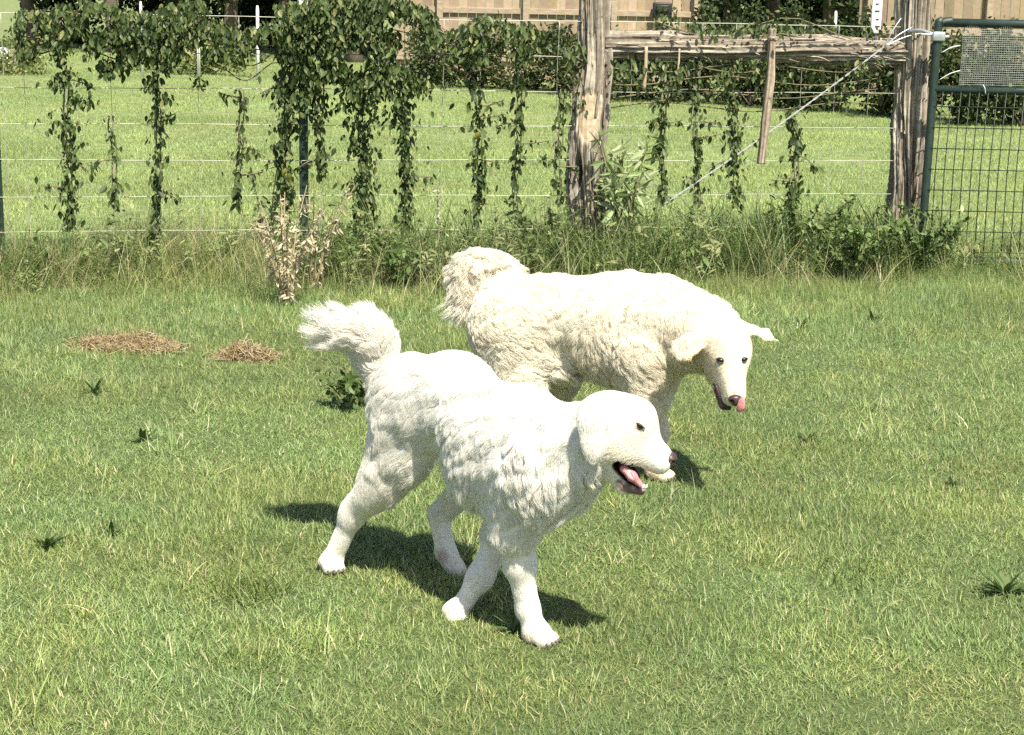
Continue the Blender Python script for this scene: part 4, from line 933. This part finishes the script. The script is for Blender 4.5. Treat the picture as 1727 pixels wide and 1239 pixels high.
def claws(root, c, fwd, r):
    fwd = np.asarray(fwd, float); fwd[2] = 0; fwd /= np.linalg.norm(fwd); lat = np.array([-fwd[1], fwd[0], 0]); c = np.asarray(c, float)
    for s_ in (-1.5, -.5, .5, 1.5):
        q = c + fwd * r * (1.70 - .16 * abs(s_)) + lat * s_ * r * .52 + np.array([0, 0, -r * .35])
        V, F = tube(smooth_path([q, q + fwd * r * .22 - np.array([0, 0, r * .1]), q + fwd * r * .36 - np.array([0, 0, r * .28])], 6), np.linspace(r * .12, r * .02, 6), 6)
        part('claw', new_mesh('claw', V, F, M_claw), root)

def hitter(V):
    q = (V - CAMP) @ R3; U = np.stack([863.5 - FPX * q[:, 0] / q[:, 2], 619.5 + FPX * q[:, 1] / q[:, 2]], -1)
    def hit(px, py, out=0.0):
        d = np.linalg.norm(U - (px, py), axis=1); c = np.where(d < max(2.5, d.min() + .5))[0]; j = c[np.argmin(V[c, 1])]
        r_ = ray(px, py); return at(px, py, V[j, 1] - out)
    return hit

def locks(V, F, sdf, amp, b, f=26.0, st=.72, o=0):
    N = vnormals(V, F); reg = sdf.region(V); H = np.array([p['hair'] for p in sdf.pr])[reg]
    b = np.asarray(b, float) / np.linalg.norm(b); W = V + .02 * np.stack([noise3(V, 9.0, 80 + k + o) for k in range(3)], -1)
    Q = W - st * (W @ b)[:, None] * b
    n = 1 - np.abs(noise3(Q, f, 90 + o)) * 2.2; n2 = noise3(Q, f * 2.1, 95 + o)
    d = amp * (n + .5 * n2) * np.clip((H - .018) / .014, 0, 1)
    e = np.concatenate([F[:, [0, 1]], F[:, [1, 2]], F[:, [2, 3]], F[:, [3, 0]]]); c = np.bincount(e[:, 0], minlength=len(V)) + np.bincount(e[:, 1], minlength=len(V))
    for _ in range(2): d = .5 * d + .5 * (np.bincount(e[:, 0], d[e[:, 1]], len(V)) + np.bincount(e[:, 1], d[e[:, 0]], len(V))) / c
    return V + N * d[:, None]

# ---- front dog: trots to the right and towards the camera, mouth open
def front_dog():
    h = np.array([.70, -.71, 0]); l = np.array([.71, .70, 0]); up = np.array([0, 0, 1.0]); dn = -up
    back = -h * .8 + dn * .55
    A = at; s = Sdf()
    pel, loin, rib, che = A(706, 674, 4.69), A(768, 672, 4.58), A(850, 752, 4.43), A(903, 778, 4.30)
    s.cone(pel, loin, .108, .110, .07, l, .86, hair=.042, comb=back)
    s.cone(loin, rib, .106, .140, .06, l, .84, hair=.046, comb=back)
    s.cone(rib, che, .140, .118, .06, l, .84, hair=.046, comb=back)
    s.ell(A(696, 655, 4.74), [h, l, up], (.09, .085, .078), .07, hair=.042, comb=back)
    s.ell(A(856, 795, 4.42), [h, l, up], (.18, .11, .10), .06, hair=.055, comb=back + dn * .5)          # brisket
    s.ell(A(928, 790, 4.22), [h, l, up], (.085, .095, .115), .06, hair=.06, comb=dn + -h * .2, lift=.2)      # fore-chest ruff
    s.cone(A(885, 712, 4.36), A(945, 752, 4.24), .095, .092, .06, l, .85, hair=.042, comb=back)            # withers to neck
    s.cone(A(945, 762, 4.23), A(1012, 736, 4.15), .096, .078, .05, hair=.035, comb=back + dn * .4)
    s.cone(A(940, 752, 4.23), A(1012, 724, 4.14), .072, .062, .05, hair=.026, comb=back + dn * .4)
    s.cone(A(948, 790, 4.20), A(1000, 765, 4.14), .08, .058, .05, hair=.06, comb=dn - h * .3, lift=.2)
    # head: seen in profile
    hx = A(1138, 776, 4.08) - A(1040, 722, 4.12); hx /= np.linalg.norm(hx)
    hl = np.array([.12, .99, 0]); hl -= hx * (hl @ hx); hl /= np.linalg.norm(hl); hu = np.cross(hx, hl); hu = hu if hu[2] > 0 else -hu
    hb = -hx * .9 + dn * .2
    s.ell(A(1042, 713, 4.12), [hx, hl, hu], (.096, .072, .074), .03, hair=.013, comb=hb, lift=.2, dens=1.3)
    s.ell(A(1070, 712, 4.12), [hx, hl, hu], (.052, .060, .060), .03, hair=.009, comb=hb, lift=.15, dens=1.4)   # brow
    s.ell(A(1046, 750, 4.11), [hx, hl, hu], (.072, .066, .055), .03, hair=.016, comb=hb, lift=.2, dens=1.2)    # cheek
    s.cone(A(1075, 744, 4.11), A(1112, 768, 4.085), .047, .032, .03, hl, .85, hair=.006, comb=hb, lift=.1, dens=1.6)
    s.cone(A(1076, 762, 4.11), A(1113, 783, 4.085), .032, .024, .02, hl, 1.05, hair=.006, comb=hb + dn, lift=.1, dens=1.5)  # flews
    s.cone(A(1024, 779, 4.12), A(1054, 818, 4.10), .034, .019, .02, hair=.010, comb=hb + dn, lift=.2, dens=1.3, zone=1)      # jaw
    s.cone(A(1054, 818, 4.10), A(1082, 828, 4.09), .018, .011, .015, hl, 1.3, hair=.007, comb=hb + dn, lift=.2, dens=1.0, zone=1)
    ca = A(1092, 818, 4.07) - A(1038, 776, 4.07); cav = dict(c=A(1064, 797, 4.075), ax=[ca, hl, np.cross(ca, hl)], r=(.050, .062, .022))
    s.carve(cav['c'], cav['ax'], cav['r'], .006); cutp = s.cut[-1]
    # ear, laid against the cheek
    eb, et = A(1003, 700, 4.045), A(1010, 776, 4.04)
    s.ell(A(1000, 737, 4.027), [et - eb, hl, hx], (.060, .010, .034), .010, hair=.017, comb=dn + -hx * .25, lift=.12, dens=1.3)
    s.ell(A(1000, 706, 4.045), [et - eb, hl, hx], (.03, .022, .036), .02, hair=.02, comb=dn - hx * .3, lift=.12, dens=1.3)
    s.ell(A(1000, 738, 4.20), [et - eb, hl, hx], (.066, .014, .040), .018, hair=.022, comb=dn - hx * .3, lift=.18)
    # near (right) foreleg
    s.cone(A(884, 800, 4.27), A(870, 890, 4.275), .076, .052, .09, hair=.032, comb=dn - h * .35)
    s.cone(A(870, 885, 4.275), A(877, 950, 4.285), .051, .037, .04, hair=.020, comb=dn - h * .2)
    s.cone(A(877, 950, 4.285), A(890, 1025, 4.29), .037, .030, .03, hair=.014, comb=dn, lift=.07, dens=1.5)
    s.cone(A(890, 1025, 4.29), A(903, 1062, 4.28), .029, .027, .02, hair=.013, comb=dn, lift=.07, dens=1.5)
    p1 = A(906, 1067, 4.27); paw(s, p1, (.8, -.6, 0), .033)
    # far foreleg, pushing off behind
    s.cone(A(862, 830, 4.50), A(846, 900, 4.50), .068, .046, .05, hair=.03, comb=dn)
    s.cone(A(846, 900, 4.50), A(810, 972, 4.47), .039, .034, .03, hair=.016, comb=dn, lift=.08, dens=1.4)
    s.cone(A(810, 972, 4.47), A(778, 1022, 4.45), .029, .026, .03, hair=.013, comb=dn, lift=.07, dens=1.5)
    p2 = A(766, 1030, 4.44); paw(s, p2, (.3, -.9, 0), .030)
    # near hind leg, stretched back
    s.cone(A(698, 700, 4.66), A(682, 765, 4.67), .092, .072, .10, l, .75, hair=.038, comb=dn * .8 - h * .6)
    s.cone(A(677, 764, 4.67), A(647, 815, 4.70), .060, .044, .06, l, .8, hair=.03, comb=dn - h * .4)
    s.cone(A(648, 815, 4.70), A(600, 860, 4.76), .046, .033, .05, hair=.016, lift=.08, comb=dn - h * .3)
    s.cone(A(599, 853, 4.76), A(592, 870, 4.765), .031, .031, .03, hair=.016, comb=dn, lift=.08, dens=1.4)
    s.cone(A(594, 868, 4.765), A(564, 935, 4.79), .030, .028, .03, hair=.013, comb=dn, lift=.07, dens=1.5)
    p3 = A(557, 947, 4.79); paw(s, p3, (.45, -.9, 0), .030)
    s.cone(A(668, 715, 4.70), A(626, 832, 4.73), .052, .026, .08, hair=.02, comb=dn - h * .2, lift=.1)
    # far hind leg, swinging through
    s.cone(A(782, 730, 4.82), A(806, 800, 4.80), .066, .056, .05, hair=.022, comb=dn)
    s.cone(A(806, 800, 4.80), A(744, 866, 4.84), .052, .033, .04, hair=.016, comb=dn)
    s.cone(A(739, 866, 4.84), A(752, 930, 4.82), .031, .028, .02, hair=.013, comb=dn, lift=.07, dens=1.5)
    p4 = A(764, 952, 4.80)
    s.cone(A(752, 930, 4.82), p4, .028, .030, .02, hair=.009, comb=dn)
    s.ell(A(772, 966, 4.79), [(.3, -.4, -.8), l, h], (.034, .032, .024), .015, hair=.008, comb=dn)
    s.ell(A(744, 938, 4.83), [(-.8, .3, -.3), l, up], (.016, .016, .012), .01, hair=.004, zone=2)      # raised pad
    # tail
    tl = smooth_path([A(664, 650, 4.80), A(650, 640, 4.86), A(638, 600, 4.88), A(618, 570, 4.88), A(592, 556, 4.87)], 9)
    for i in range(8):
        tt = i / 7; d = tl[i + 1] - tl[i]; d /= np.linalg.norm(d)
        s.cone(tl[i], tl[i + 1], .030 - .014 * tt, .028 - .014 * tt, .02, hair=.035 + .072 * min(1, tt * 1.7), comb=d + up * .15, lift=.56, dens=2.6)
    V, F = s.mesh(.0048); V = locks(relax(V, F, 3), F, s, .0055, back)
    root = thing('dog', 'white long-coated dog trotting with open mouth, in front of the cream dog', 'dog', (-.25, 4.5, 0), 'dogs on the lawn')
    T = hitter(V)
    C = np.tile([.80, .77, .69], (len(V), 1))
    # bare lips, chin and lids
    def near(c, r, col, soft=.5):
        d = np.linalg.norm(V - c, axis=1); wgt = np.clip((r - d) / (r * soft), 0, 1)[:, None]; C[:] = C * (1 - wgt) + np.asarray(col) * wgt
    lips = [(1088, 795), (1097, 799), (1106, 802)]
    chin = [(1044, 815), (1052, 823), (1062, 829), (1072, 832), (1082, 832), (1090, 829), (1060, 820), (1075, 826)]
    for q in lips: near(T(*q), .011, (.05, .03, .026))
    for q in chin: near(T(*q), .014, (.20, .13, .105))
    near(T(744, 938), .03, (.45, .3, .24))
    dc = s.d(cutp, V); wg = np.clip((.0075 - dc) / .003, 0, 1)[:, None]; C[:] = C * (1 - wg) + np.array([.028, .015, .015]) * wg
    me = new_mesh('body', V, F, M_skin); vcol(me, C); part('body', me, root)
    eye = T(1077, 719)
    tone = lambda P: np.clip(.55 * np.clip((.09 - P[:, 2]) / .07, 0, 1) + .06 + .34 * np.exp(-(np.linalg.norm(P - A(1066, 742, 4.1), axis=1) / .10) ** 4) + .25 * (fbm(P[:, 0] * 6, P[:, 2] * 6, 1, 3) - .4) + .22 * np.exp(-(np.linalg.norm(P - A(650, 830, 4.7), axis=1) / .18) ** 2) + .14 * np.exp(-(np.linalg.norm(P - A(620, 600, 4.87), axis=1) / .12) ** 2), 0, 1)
    near(eye, .017, (.30, .22, .16), .6); near(eye + hx * .016 - hu * .010, .010, (.34, .25, .18), .8)
    me.attributes['col'].data.foreach_set('color', np.concatenate([C, np.ones((len(C), 1))], 1).astype(np.float32).ravel())
    skip = [(eye, .0145), (eye + hx * .015 - hu * .008, .006), (A(1131, 773, 4.08), .026), (A(1133, 786, 4.075), .020), (A(1062, 796, 4.07), .022), (A(1078, 808, 4.07), .018), (A(1048, 784, 4.07), .016)] + [(T(*q), .008) for q in lips] + [(T(*q), .012) for q in chin]
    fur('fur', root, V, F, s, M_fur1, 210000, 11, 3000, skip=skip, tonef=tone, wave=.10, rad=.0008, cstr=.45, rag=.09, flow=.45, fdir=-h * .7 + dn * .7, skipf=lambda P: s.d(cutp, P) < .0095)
    # face
    eo = ell_part('eye', eye + hl * .004, [hx, hl, hu], (.0112, .007, .0062), M_eye, root)
    for dy, rr in ((-.0058, .0030), (.0056, .0020)):
        c = eye - hl * .002; P_ = [c + hx * x + hu * (-dy) * math.cos(x / .019 * 1.5) + hl * (abs(x) * .3) for x in np.linspace(-.020, .017, 9)]
        V_, F_ = tube(P_, np.array([.001, .0018, .0024, .0027, .0028, .0027, .0024, .0018, .001]) * rr / .0028, 6); part('eyelid', new_mesh('eyelid', V_, F_, M_rim), eo)
    nz = Sdf(); nc = A(1131, 772, 4.082)
    nz.ell(nc, [hx, hl, hu], (.0165, .022, .016), .01); nz.ell(nc + hx * .003 - hu * .014, [hx, hl, hu], (.012, .012, .012), .008)
    for sg in (-1, 1): nz.carve(nc + hx * .012 + hl * sg * .014 - hu * .004, [hx, hl, hu], (.009, .007, .005), .003)
    Vn, Fn = nz.mesh(.002); part('nose', new_mesh('nose', relax(Vn, Fn, 2), Fn, M_nose), root)
    # mouth: dark lining between the jaws, tongue and teeth
    mo = Sdf()
    yk = T(1036, 784)[1] + .012
    mo.cone(A(1050, 784, yk + .04), A(1070, 802, yk + .035), .020, .016, .02, hl, 1.2)
    Vm, Fm = mo.mesh(.003); mp = part('mouth_lining', new_mesh('mouth_lining', relax(Vm, Fm, 2), Fm, M_gum), root)
    tg = Sdf()
    tg.cone(A(1052, 790, yk - .002), A(1066, 803, yk - .006), .010, .011, .01, hl, 1.3); tg.cone(A(1066, 803, yk - .006), A(1081, 818, yk - .002), .011, .007, .01, hl, 1.4)
    tg.carve(A(1060, 794, yk - .018), [hx - hu * .6, hl, hu], (.02, .006, .0025), .003)
    Vt, Ft = tg.mesh(.0018); part('tongue', new_mesh('tongue', relax(Vt, Ft, 2), Ft, M_tongue), mp)
    for q in ((1089, 822), (1084, 822)):
        c = A(q[0], q[1], yk - .008); V_, F_ = tube([c - hu * .003, c + hu * .004, c + hu * .010], [.0042, .0036, .001], 7); part('tooth', new_mesh('tooth', V_, F_, M_tooth), mp)
    for pc, fw, r_ in ((p1, (.8, -.6, 0), .033), (p3, (.45, -.9, 0), .030)): claws(root, pc, fw, r_)
    return root

# ---- rear dog: curly cream coat, head lowered and turned to the camera
def rear_dog():
    h = np.array([.97, -.22, 0]); l = np.array([.22, .97, 0]); up = np.array([0, 0, 1.0]); dn = -up
    back = -h * .7 + dn * .7
    A = at; s = Sdf()
    s.cone(A(868, 530, 6.08), A(940, 532, 6.02), .148, .124, .06, l, .80, hair=.030, comb=back, lift=.24)
    s.cone(A(940, 532, 6.02), A(1040, 550, 5.95), .124, .164, .06, l, .80, hair=.032, comb=back, lift=.24)
    s.cone(A(1040, 550, 5.95), A(1110, 558, 5.88), .164, .158, .06, l, .82, hair=.034, comb=back, lift=.24)
    s.ell(A(1075, 500, 5.93), [h, l, up], (.12, .07, .065), .05, hair=.035, comb=back, lift=.28)            # withers
    s.ell(A(1060, 600, 5.92), [h, l, up], (.15, .11, .085), .06, hair=.034, comb=dn - h * .3, lift=.2)
    s.cone(A(1125, 540, 5.86), A(1185, 560, 5.76), .140, .112, .06, hair=.035, comb=back, lift=.24)
    s.cone(A(1185, 560, 5.76), A(1215, 575, 5.68), .108, .085, .05, hair=.028, comb=back, lift=.24)
    # head, pointing down and towards the camera
    hx = A(1240, 672, 5.50) - A(1226, 580, 5.64); hx /= np.linalg.norm(hx)
    hl = np.array([.985, .12, .06]); hl -= hx * (hl @ hx); hl /= np.linalg.norm(hl); hu = np.cross(hl, hx); hu = hu if hu[1] < 0 else -hu
    hb = -hx
    s.ell(A(1226, 576, 5.645), [hx, hl, hu], (.092, .082, .080), .03, hair=.010, comb=hb, lift=.2, dens=1.3)
    s.ell(A(1231, 600, 5.60), [hx, hl, hu], (.060, .068, .055), .03, hair=.007, comb=hb, lift=.15, dens=1.4)
    s.ell(A(1222, 622, 5.63), [hx, hl, hu], (.060, .066, .052), .03, hair=.012, comb=hb + dn, lift=.2, dens=1.2)
    s.cone(A(1233, 622, 5.575), A(1240, 664, 5.52), .050, .036, .03, hl, 1.0, hair=.005, comb=hb, lift=.1, dens=1.6)
    s.cone(A(1226, 640, 5.58), A(1232, 672, 5.535), .034, .024, .02, hl, 1.2, hair=.005, comb=hb + dn, lift=.1, dens=1.5)
    s.cone(A(1213, 640, 5.625), A(1220, 684, 5.575), .024, .013, .015, hl, 1.3, hair=.007, comb=hb + dn, lift=.2, zone=1)
    # ears: thin flaps
    ef = (.25, -1, .45)
    def flap(a, b, ra, rb): s.cone(A(*a), A(*b), ra, rb, .0045, ef, .17, hair=.010, comb=A(*b) - A(*a), lift=.12, dens=1.3)
    s.cone(A(1198, 566, 5.655), A(1186, 571, 5.62), .022, .018, .02, ef, .6, hair=.010, comb=dn, lift=.15)
    flap((1190, 571, 5.625), (1168, 577, 5.60), .022, .032); flap((1168, 579, 5.60), (1147, 585, 5.58), .035, .031); flap((1152, 582, 5.58), (1146, 597, 5.570), .024, .015); flap((1166, 580, 5.595), (1162, 599, 5.576), .028, .012); flap((1150, 597, 5.572), (1160, 599, 5.574), .013, .012)
    s.cone(A(1258, 556, 5.64), A(1270, 556, 5.61), .020, .017, .02, ef, .6, hair=.010, comb=hl, lift=.15)
    flap((1268, 556, 5.61), (1290, 563, 5.59), .018, .020); flap((1290, 563, 5.59), (1312, 576, 5.575), .019, .007)
    # legs
    s.cone(A(1085, 600, 5.80), A(1083, 670, 5.80), .095, .062, .05, hair=.035, comb=dn, lift=.4)
    s.cone(A(1083, 670, 5.80), A(1090, 740, 5.81), .052, .036, .03, hair=.018, comb=dn)
    s.cone(A(1090, 740, 5.81), A(1102, 786, 5.82), .034, .030, .03, hair=.014, comb=dn, lift=.07, dens=1.4)
    p1 = A(1110, 795, 5.80); paw(s, p1, (.85, -.5, 0), .034)
    s.cone(A(1120, 600, 6.0), A(1106, 665, 6.0), .085, .050, .05, hair=.03, comb=dn)
    s.cone(A(1106, 665, 6.0), A(1112, 730, 6.02), .042, .033, .03, hair=.014, comb=dn, lift=.07, dens=1.4)
    s.cone(A(1112, 730, 6.02), A(1104, 764, 6.02), .032, .029, .03, hair=.01, comb=dn)
    paw(s, A(1104, 772, 6.0), (.85, -.5, 0), .030)
    s.cone(A(858, 560, 6.0), A(880, 640, 5.98), .125, .090, .06, l, .75, hair=.034, comb=dn - h * .3, lift=.45)
    s.cone(A(880, 640, 5.98), A(832, 722, 6.05), .070, .036, .04, hair=.022, comb=dn)
    s.cone(A(832, 722, 6.05), A(842, 785, 6.02), .033, .030, .02, hair=.014, comb=dn, lift=.07, dens=1.4)
    paw(s, A(850, 790, 6.0), (.9, -.4, 0), .033)
    s.cone(A(905, 560, 6.18), A(940, 640, 6.15), .11, .075, .06, l, .75, hair=.03, comb=dn)
    s.cone(A(940, 640, 6.15), A(915, 705, 6.20), .058, .034, .04, hair=.02, comb=dn)
    s.cone(A(915, 705, 6.20), A(922, 752, 6.18), .032, .029, .02, hair=.014, comb=dn, lift=.07, dens=1.4)
    paw(s, A(930, 757, 6.16), (.9, -.4, 0), .032)
    s.cone(A(900, 590, 6.02), A(960, 598, 5.98), .055, .045, .05, hair=.07, comb=dn * 1.3 - h * .3, lift=.4)       # flank tuft
    # tail: lifted, then hanging in a heavy plume
    tl = smooth_path([A(868, 478, 6.16), A(848, 456, 6.19), A(822, 446, 6.20), A(799, 456, 6.19), A(789, 482, 6.17)], 9)
    for i in range(8):
        tt = i / 7; d = tl[i + 1] - tl[i]; d /= np.linalg.norm(d)
        s.cone(tl[i], tl[i + 1], .036 - .014 * tt, .034 - .014 * tt, .025, hair=.05 + .07 * min(1, tt * 1.6), comb=d * .25 + dn * .9 if i < 4 else dn + np.array([.25, -.25, 0]), lift=.36, dens=2.6)
    V, F = s.mesh(.0055); V = locks(relax(V, F, 3), F, s, .006, back, 30.0, .55, 3)
    root = thing('dog', 'curly cream dog with lowered head licking its nose, behind the trotting dog', 'dog', (.3, 5.9, 0), 'dogs on the lawn')
    C = np.tile([.80, .71, .55], (len(V), 1))
    def near(c, r, col, soft=.5):
        d = np.linalg.norm(V - c, axis=1); wgt = np.clip((r - d) / (r * soft), 0, 1)[:, None]; C[:] = C * (1 - wgt) + np.asarray(col) * wgt
    T = hitter(V)
    lips = [(1204, 650), (1206, 660), (1209, 670), (1213, 680), (1219, 688), (1227, 690)]
    for q in lips: near(T(*q), .015, (.03, .02, .018))
    near(T(1239, 662), .016, (.55, .33, .24), .8)
    me = new_mesh('body', V, F, M_skin); vcol(me, C); part('body', me, root)
    e1, e2 = T(1216, 608), T(1255, 607)
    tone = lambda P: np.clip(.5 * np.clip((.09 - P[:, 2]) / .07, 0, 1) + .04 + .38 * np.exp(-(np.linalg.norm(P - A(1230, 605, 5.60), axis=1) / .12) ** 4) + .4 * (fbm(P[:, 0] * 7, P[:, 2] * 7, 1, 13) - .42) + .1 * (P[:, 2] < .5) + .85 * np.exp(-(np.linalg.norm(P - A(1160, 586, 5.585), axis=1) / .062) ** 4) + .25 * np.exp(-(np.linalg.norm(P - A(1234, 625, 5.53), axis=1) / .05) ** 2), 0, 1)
    near(e1, .020, (.32, .25, .18), .6); near(e2, .018, (.32, .25, .18), .6)
    me.attributes['col'].data.foreach_set('color', np.concatenate([C, np.ones((len(C), 1))], 1).astype(np.float32).ravel())
    skip = [(e1, .016), (e2, .015), (T(1240, 672), .022), (T(1239, 663), .014)] + [(T(*q), .012) for q in lips]
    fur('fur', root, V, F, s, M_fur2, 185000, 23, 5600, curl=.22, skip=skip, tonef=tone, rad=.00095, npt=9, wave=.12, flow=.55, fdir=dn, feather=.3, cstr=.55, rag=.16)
    for c, rr, sg in ((e1, .0150, 1), (e2, .0130, -1)):
        ea = hl + hx * .35 * sg; eo = ell_part('eye', c + (0, .005, 0), [ea, hu, hx], (rr, .009, rr * .62), M_eye, root)
        for q in (-1, 1):
            ax_ = ea / np.linalg.norm(ea); P_ = [c + (0, .002 + .3 * abs(x) * .3, 0) + ax_ * x + hx * q * rr * .62 * math.cos(x / rr * 1.3) for x in np.linspace(-rr * 1.15, rr * 1.15, 9)]
            V_, F_ = tube(P_, np.array([.0008, .0014, .0018, .002, .002, .002, .0018, .0014, .0008]), 6); part('eyelid', new_mesh('eyelid', V_, F_, M_rim), eo)
    nz = Sdf(); nc = T(1240, 673, .004)
    nz.ell(nc, [hl, hx, hu], (.024, .015, .016), .01); nz.ell(nc + hx * .010 - hu * .004, [hl, hx, hu], (.012, .012, .012), .008)
    for sg in (-1, 1): nz.carve(nc + hl * sg * .012 + hx * .010 + hu * .004, [hx, hl, hu], (.008, .006, .006), .003)
    Vn, Fn = nz.mesh(.002); part('nose', new_mesh('nose', relax(Vn, Fn, 2), Fn, M_nose2), root)
    mo = Sdf(); yk = T(1212, 665)[1]; mo.cone(A(1208, 652, yk + .004), A(1220, 684, yk - .012), .008, .012, .01, hl, 1.0); mo.cone(A(1220, 684, yk - .012), A(1230, 688, yk - .02), .012, .008, .01)
    Vm, Fm = mo.mesh(.003); mp = part('mouth_lining', new_mesh('mouth_lining', relax(Vm, Fm, 2), Fm, M_gum), root)
    tg = Sdf(); yk = nc[1]
    tp = smooth_path([A(1245, 689, yk + .004), A(1248, 689, yk - .010), A(1250, 682, yk - .016), A(1252, 671, yk - .016)], 7); tr_ = [.008, .011, .0125, .0125, .012, .010, .006]
    for k in range(6): tg.cone(tp[k], tp[k + 1], tr_[k], tr_[k + 1], .002, (-.4, -1, 0), .30)
    Vt, Ft = tg.mesh(.002); part('tongue', new_mesh('tongue', relax(Vt, Ft, 2), Ft, M_tongue), mp)
    claws(root, p1, (.85, -.5, 0), .034)
    return root
front_dog(); rear_dog()
